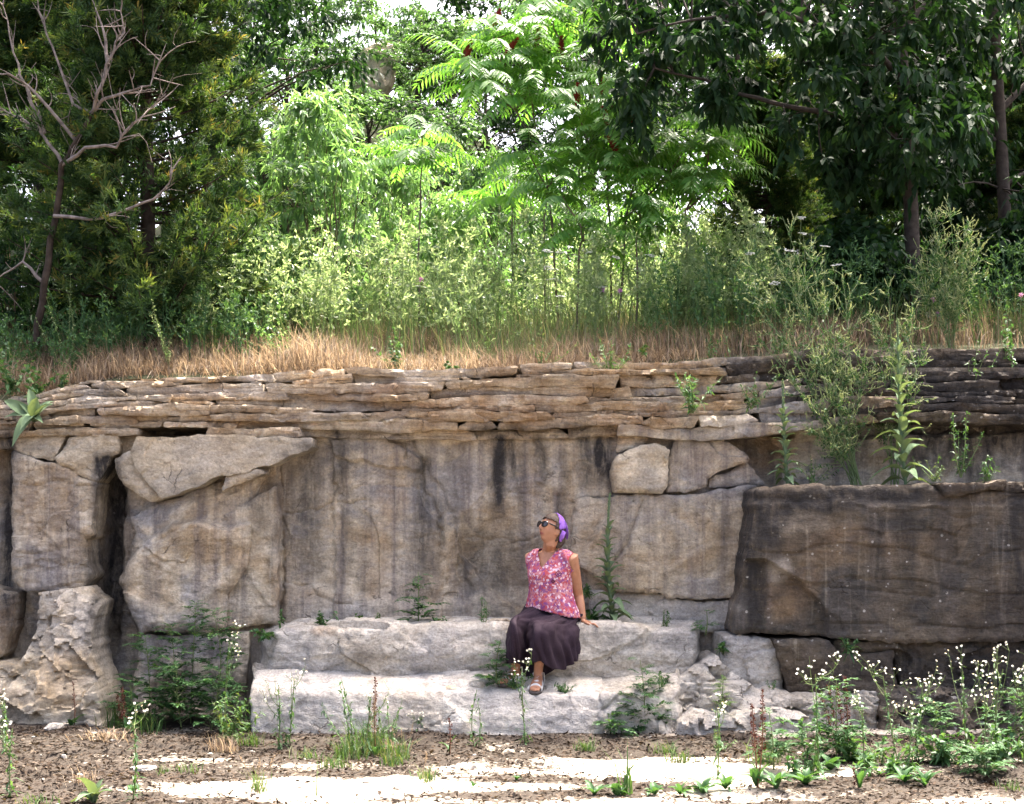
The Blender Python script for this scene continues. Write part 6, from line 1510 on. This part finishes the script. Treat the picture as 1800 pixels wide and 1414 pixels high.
def crom(P, n, ax):
    P = np.moveaxis(P, ax, 0); k = len(P); t = np.linspace(0, k - 1.0001, n); i = t.astype(int); u = (t - i).reshape(-1, *([1] * (P.ndim - 1)))
    g_ = lambda j: P[np.clip(j, 0, k - 1)]
    a, b_, c, d = g_(i - 1), g_(i), g_(i + 1), g_(i + 2)
    r = .5 * (2 * b_ + (c - a) * u + (2 * a - 5 * b_ + 4 * c - d) * u**2 + (3 * b_ - a - 3 * c + d) * u**3); return np.moveaxis(r, 0, ax)
NU, NV = 150, 70
SK = crom(crom(CP, NU, 0), NV, 1)
du = np.gradient(SK, axis=0); dv = np.gradient(SK, axis=1); nn = nrm(np.cross(du, dv)); nn = nn * np.sign(-(nn[..., 1:2].mean()))
uu, vv = np.meshgrid(np.linspace(0, 1, NU), np.linspace(0, 1, NV), indexing='ij')
fold = (.011 * np.sin(uu * 75 + 2.2 * np.sin(vv * 4) + 3 * vnoise(uu * 7, vv * 2, 0, 3)) * sstep(.35, 1., vv) + .007 * np.sin(uu * 46 + vv * 9 + 4 * vnoise(uu * 5, vv * 3, 2, 4)) * sstep(.02, .3, vv) + .012 * fbm(uu * 11, vv * 4, 0, 3, 8))
fold *= sstep(0, .04, uu) * sstep(1, .96, uu); SK = SK + nn * fold[..., None]
SK[..., 2] += (.006 * np.sin(uu * 40) * sstep(.9, 1, vv))
V = SK.reshape(-1, 3); faces = grid_faces(NV, NU)
# inner back panel hanging between and behind the legs
bp_ = np.array([[pp(897, 1140, 10.90), pp(900, 1182, 10.86), pp(903, 1204, 10.84)], [pp(915, 1140, 10.88), pp(912, 1188, 10.83), pp(912, 1208, 10.80)], [pp(935, 1140, 10.88), pp(928, 1184, 10.84), pp(927, 1202, 10.82)], [pp(955, 1145, 10.88), pp(950, 1180, 10.85), pp(950, 1192, 10.84)], [pp(985, 1150, 10.89), pp(975, 1172, 10.88), pp(970, 1180, 10.87)], [pp(1010, 1145, 10.9), pp(1000, 1160, 10.9), pp(995, 1165, 10.9)]])
B2 = crom(crom(bp_, 60, 0), 24, 1); B2[..., 1] += .008 * np.sin(np.arange(60) * .8)[:, None]
V = np.concatenate([V, B2.reshape(-1, 3)]); f2 = grid_faces(24, 60) + NU * NV
me = raw_mesh('skirt', V, [faces, f2], smooth=True)
M_skirt = plain('aubergine_cotton', (.026, .016, .024), .85, 160, .25, .15, .15)
shell(me, 'skirt', M_skirt, .003)

# hair and headscarf
def head_shell(infl, fn, nu=72, nv=54, wob=0.):
    V = head_surface(nu, nv, infl)
    if wob: V = V + (V - HC) * (wob * fbm((V[..., 0] - HC[0]) * 60, (V[..., 1] - HC[1]) * 60, (V[..., 2] - HC[2]) * 60, 3, 4))[..., None]
    q = V - HC; lx, ly, lz = q @ lH, q @ fH, q @ uH
    f = []
    for j in range(nv - 1):
        for i in range(nu): f.append([j * nu + i, j * nu + (i + 1) % nu, (j + 1) * nu + (i + 1) % nu, (j + 1) * nu + i])
    f = np.array(f); c = lambda a: a.reshape(-1)[f].mean(1)
    f = f[fn(c(lx), c(ly), c(lz))]
    return raw_mesh('shell', V.reshape(-1, 3), [f], smooth=True)
M_hair = plain('brown_hair', (.055, .036, .024), .6, 90, .6, .4, .3)
hair = head_shell(.007, lambda x, y, z: ((z > .052 + .18 * np.clip(y - .045, 0, 1)) & (y < .085)) | ((y < .022) & (z > .0)) | (y < -.022), wob=.03)
shell(hair, 'hair', M_hair, .004)
bm = bmesh.new(); chain(bm, [hl(.02, -.085, -.02), hl(.025, -.086, -.06), hl(.03, -.078, -.095), hl(.03, -.07, -.11)], [.032, .033, .026, .014], 12)
me = bpy.data.meshes.new('hair_bun'); bm.to_mesh(me); bm.free(); shell(me, 'hair_nape', M_hair, 0)
m, nt, out = newmat('purple_bandana'); L = nt.links
tc = nd(nt, 'ShaderNodeTexCoord'); vo = nd(nt, 'ShaderNodeTexVoronoi', i_Scale=70.); L.new(tc.outputs['Object'], vo.inputs['Vector']); n1 = noise(nt, tc.outputs['Object'], 30, 4)
c_ = ramp(nt, [(.3, (.17, .065, .36)), (.7, (.26, .115, .47))], n1).outputs[0]; c_ = mix(nt, ramp(nt, [(.10, g(.6)), (.2, g(0))], vo.outputs['Distance']).outputs[0], c_, (.07, .03, .22))
b = nd(nt, 'ShaderNodeBsdfPrincipled', i_Roughness=.85); L.new(c_, b.inputs['Base Color']); L.new(b.outputs[0], out.inputs[0]); M_scarf = m
sc_ = head_shell(.013, lambda x, y, z: (z + .62 * y > -.005) * (y < .012 - .12 * np.abs(z - .11)) * (z - 1.0 * y > .055 - 2 * .02) , wob=.02)
scarf = shell(sc_, 'headscarf', M_scarf, .004)
bm = bmesh.new()      # gathered back and knot tails
loft(bm, [hl(.03, -.075, .05), hl(.035, -.10, .02), hl(.04, -.118, -.012), hl(.042, -.125, -.03)], [uH * .8 + fH * .4] * 4, [lH] * 4, [.055, .038, .018, .005], [.045, .034, .018, .005], 14)
loft(bm, [hl(.068, -.045, .01), hl(.066, -.055, -.03), hl(.058, -.062, -.07)], [fH] * 3, [lH] * 3, [.036, .026, .008], [.012, .010, .006], 10)
me = bpy.data.meshes.new('scarf_tail'); bm.to_mesh(me); bm.free(); me.polygons.foreach_set('use_smooth', np.ones(len(me.polygons), bool)); me.transform(Matrix.Translation(-Vector(PO))); me.materials.append(M_scarf); put('scarf_tail', me, scarf)

# sunglasses
M_black = plain('black_plastic', (.012, .011, .012), .25, 10, .1); M_lens = plain('dark_lens', (.018, .012, .011), .08, 10, .1, spec=.6)
bm = bmesh.new()
for sg in (1, -1):   # temples
    chain(bm, [hl(sg * .066, .078, .020), hl(sg * .078, .04, .018), hl(sg * .079, .0, .012), hl(sg * .074, -.02, .004)], [.0055, .0055, .005, .0035], 8)
chain(bm, [hl(-.014, .107, .018), hl(0, .113, .020), hl(.014, .107, .018)], [.0035] * 3, 8)
for sg in (1, -1):
    ring = [hl(sg * .035 + .029 * math.copysign(abs(math.cos(t))**.8, math.cos(t)), .103 - 4.2 * abs(sg * .035 + .029 * math.cos(t))**2.2, .010 + .021 * math.copysign(abs(math.sin(t))**.8, math.sin(t))) for t in np.linspace(0, 2 * math.pi, 21)]
    T = np.array(ring); chain(bm, T, [.0032] * 21, 6)
me = bpy.data.meshes.new('sunglasses'); bm.to_mesh(me); bm.free(); gl_ = shell(me, 'sunglasses', M_black, 0)
for sg in (1, -1):
    V = [hl(sg * .035, .103 - 4.2 * .035**2.2 + .003, .010)]
    for t in np.linspace(0, 2 * math.pi, 20, endpoint=False): V.append(hl(sg * .035 + .029 * math.copysign(abs(math.cos(t))**.8, math.cos(t)), .103 - 4.2 * abs(sg * .035 + .029 * math.cos(t))**2.2, .010 + .021 * math.copysign(abs(math.sin(t))**.8, math.sin(t))))
    me = raw_mesh('lens', np.array(V) - PO, [[[0, 1 + i, 1 + (i + 1) % 20] for i in range(20)]], [M_lens], smooth=True); put('lens', me, gl_)

# sandals
M_sandal = plain('white_leather', (.62, .60, .57), .6, 60, .12, .1, .3); M_sole = plain('sandal_sole', (.06, .05, .045), .8, 40, .2)
for f_, d, s, ln in FEET:
    out_ = [(.0, .024), (.06, .034), (.25, .036), (.45, .038), (.65, .047), (.85, .046), (.98, .036), (1.05, .018)]
    V = []
    for u, w in out_:
        for y in (-w, w):
            for z in (-.016, .006): V.append(f_(u - .02, z, y))
    n = len(out_); fs = []
    for i in range(n - 1):
        a = i * 4; fs += [[a + 1, a + 3, a + 7, a + 5], [a, a + 4, a + 6, a + 2], [a, a + 1, a + 5, a + 4], [a + 2, a + 6, a + 7, a + 3]]
    fs += [[0, 2, 3, 1], [n * 4 - 4, n * 4 - 3, n * 4 - 1, n * 4 - 2]]
    me = raw_mesh('sandal', np.array(V) - PO, [fs], [M_sole]); sd_o = pput('sandal', me)
    def band(u0, u1, w0, h0, w1, h1, m=18, lo=-.35):
        A_ = np.linspace(lo, math.pi - lo, m); V = []
        for u, w, h in ((u0, w0, h0), ((u0 + u1) / 2, (w0 + w1) / 2 + .002, (h0 + h1) / 2 + .003), (u1, w1, h1)): V += [f_(u, .004 + h * math.sin(a), w * math.cos(a)) for a in A_]
        return V, grid_faces(m, 3)
    VV, FF, k = [], [], 0
    for args in [(.66, .80, .046, .044, .047, .038), (.50, .62, .043, .058, .046, .049), (.36, .46, .040, .070, .042, .062), (.24, .33, .038, .080, .039, .074)]:
        v_, q_ = band(*args); VV += v_; FF.append(q_ + k); k += len(v_)
    # side rails and heel counter
    for y in (-1, 1):
        v_ = [f_(u, z, y * w) for u, w in ((.06, .036), (.25, .040), (.45, .043), (.65, .048), (.85, .048)) for z in (.0, .014, .028)]
        VV += v_; FF.append(grid_faces(3, 5) + k); k += len(v_)
    v_ = []
    for t in np.linspace(math.pi * .5, math.pi * 1.5, 12):
        for z in (.0, .035, .070, .085): v_.append(f_(.12 + .15 * math.cos(t), z, .040 * math.sin(t)))
    VV += v_; FF.append(grid_faces(4, 12) + k)
    me = raw_mesh('upper', np.array(VV) - PO, [np.concatenate(FF)], [M_sandal], smooth=True); o = put('upper', me, sd_o); md = o.modifiers.new('solid', 'SOLIDIFY'); md.thickness = .004
    mb = MB()
    mb.tube(np.array([f_(.24 + .5 * t, .085 - .045 * t, .010 * (-1)**i) for i, t in enumerate(np.linspace(0, 1, 9))]) - PO, .0022, 5); mb.tube(bez(f_(.24, .088) - PO, f_(.2, .125, .03) - PO, f_(.3, .085, .032) - PO, 7), .002, 5); mb.tube(bez(f_(.24, .088) - PO, f_(.2, .125, -.03) - PO, f_(.3, .085, -.032) - PO, 7), .002, 5)
    put('lace', mb.mesh('lace', [M_sandal]), sd_o)
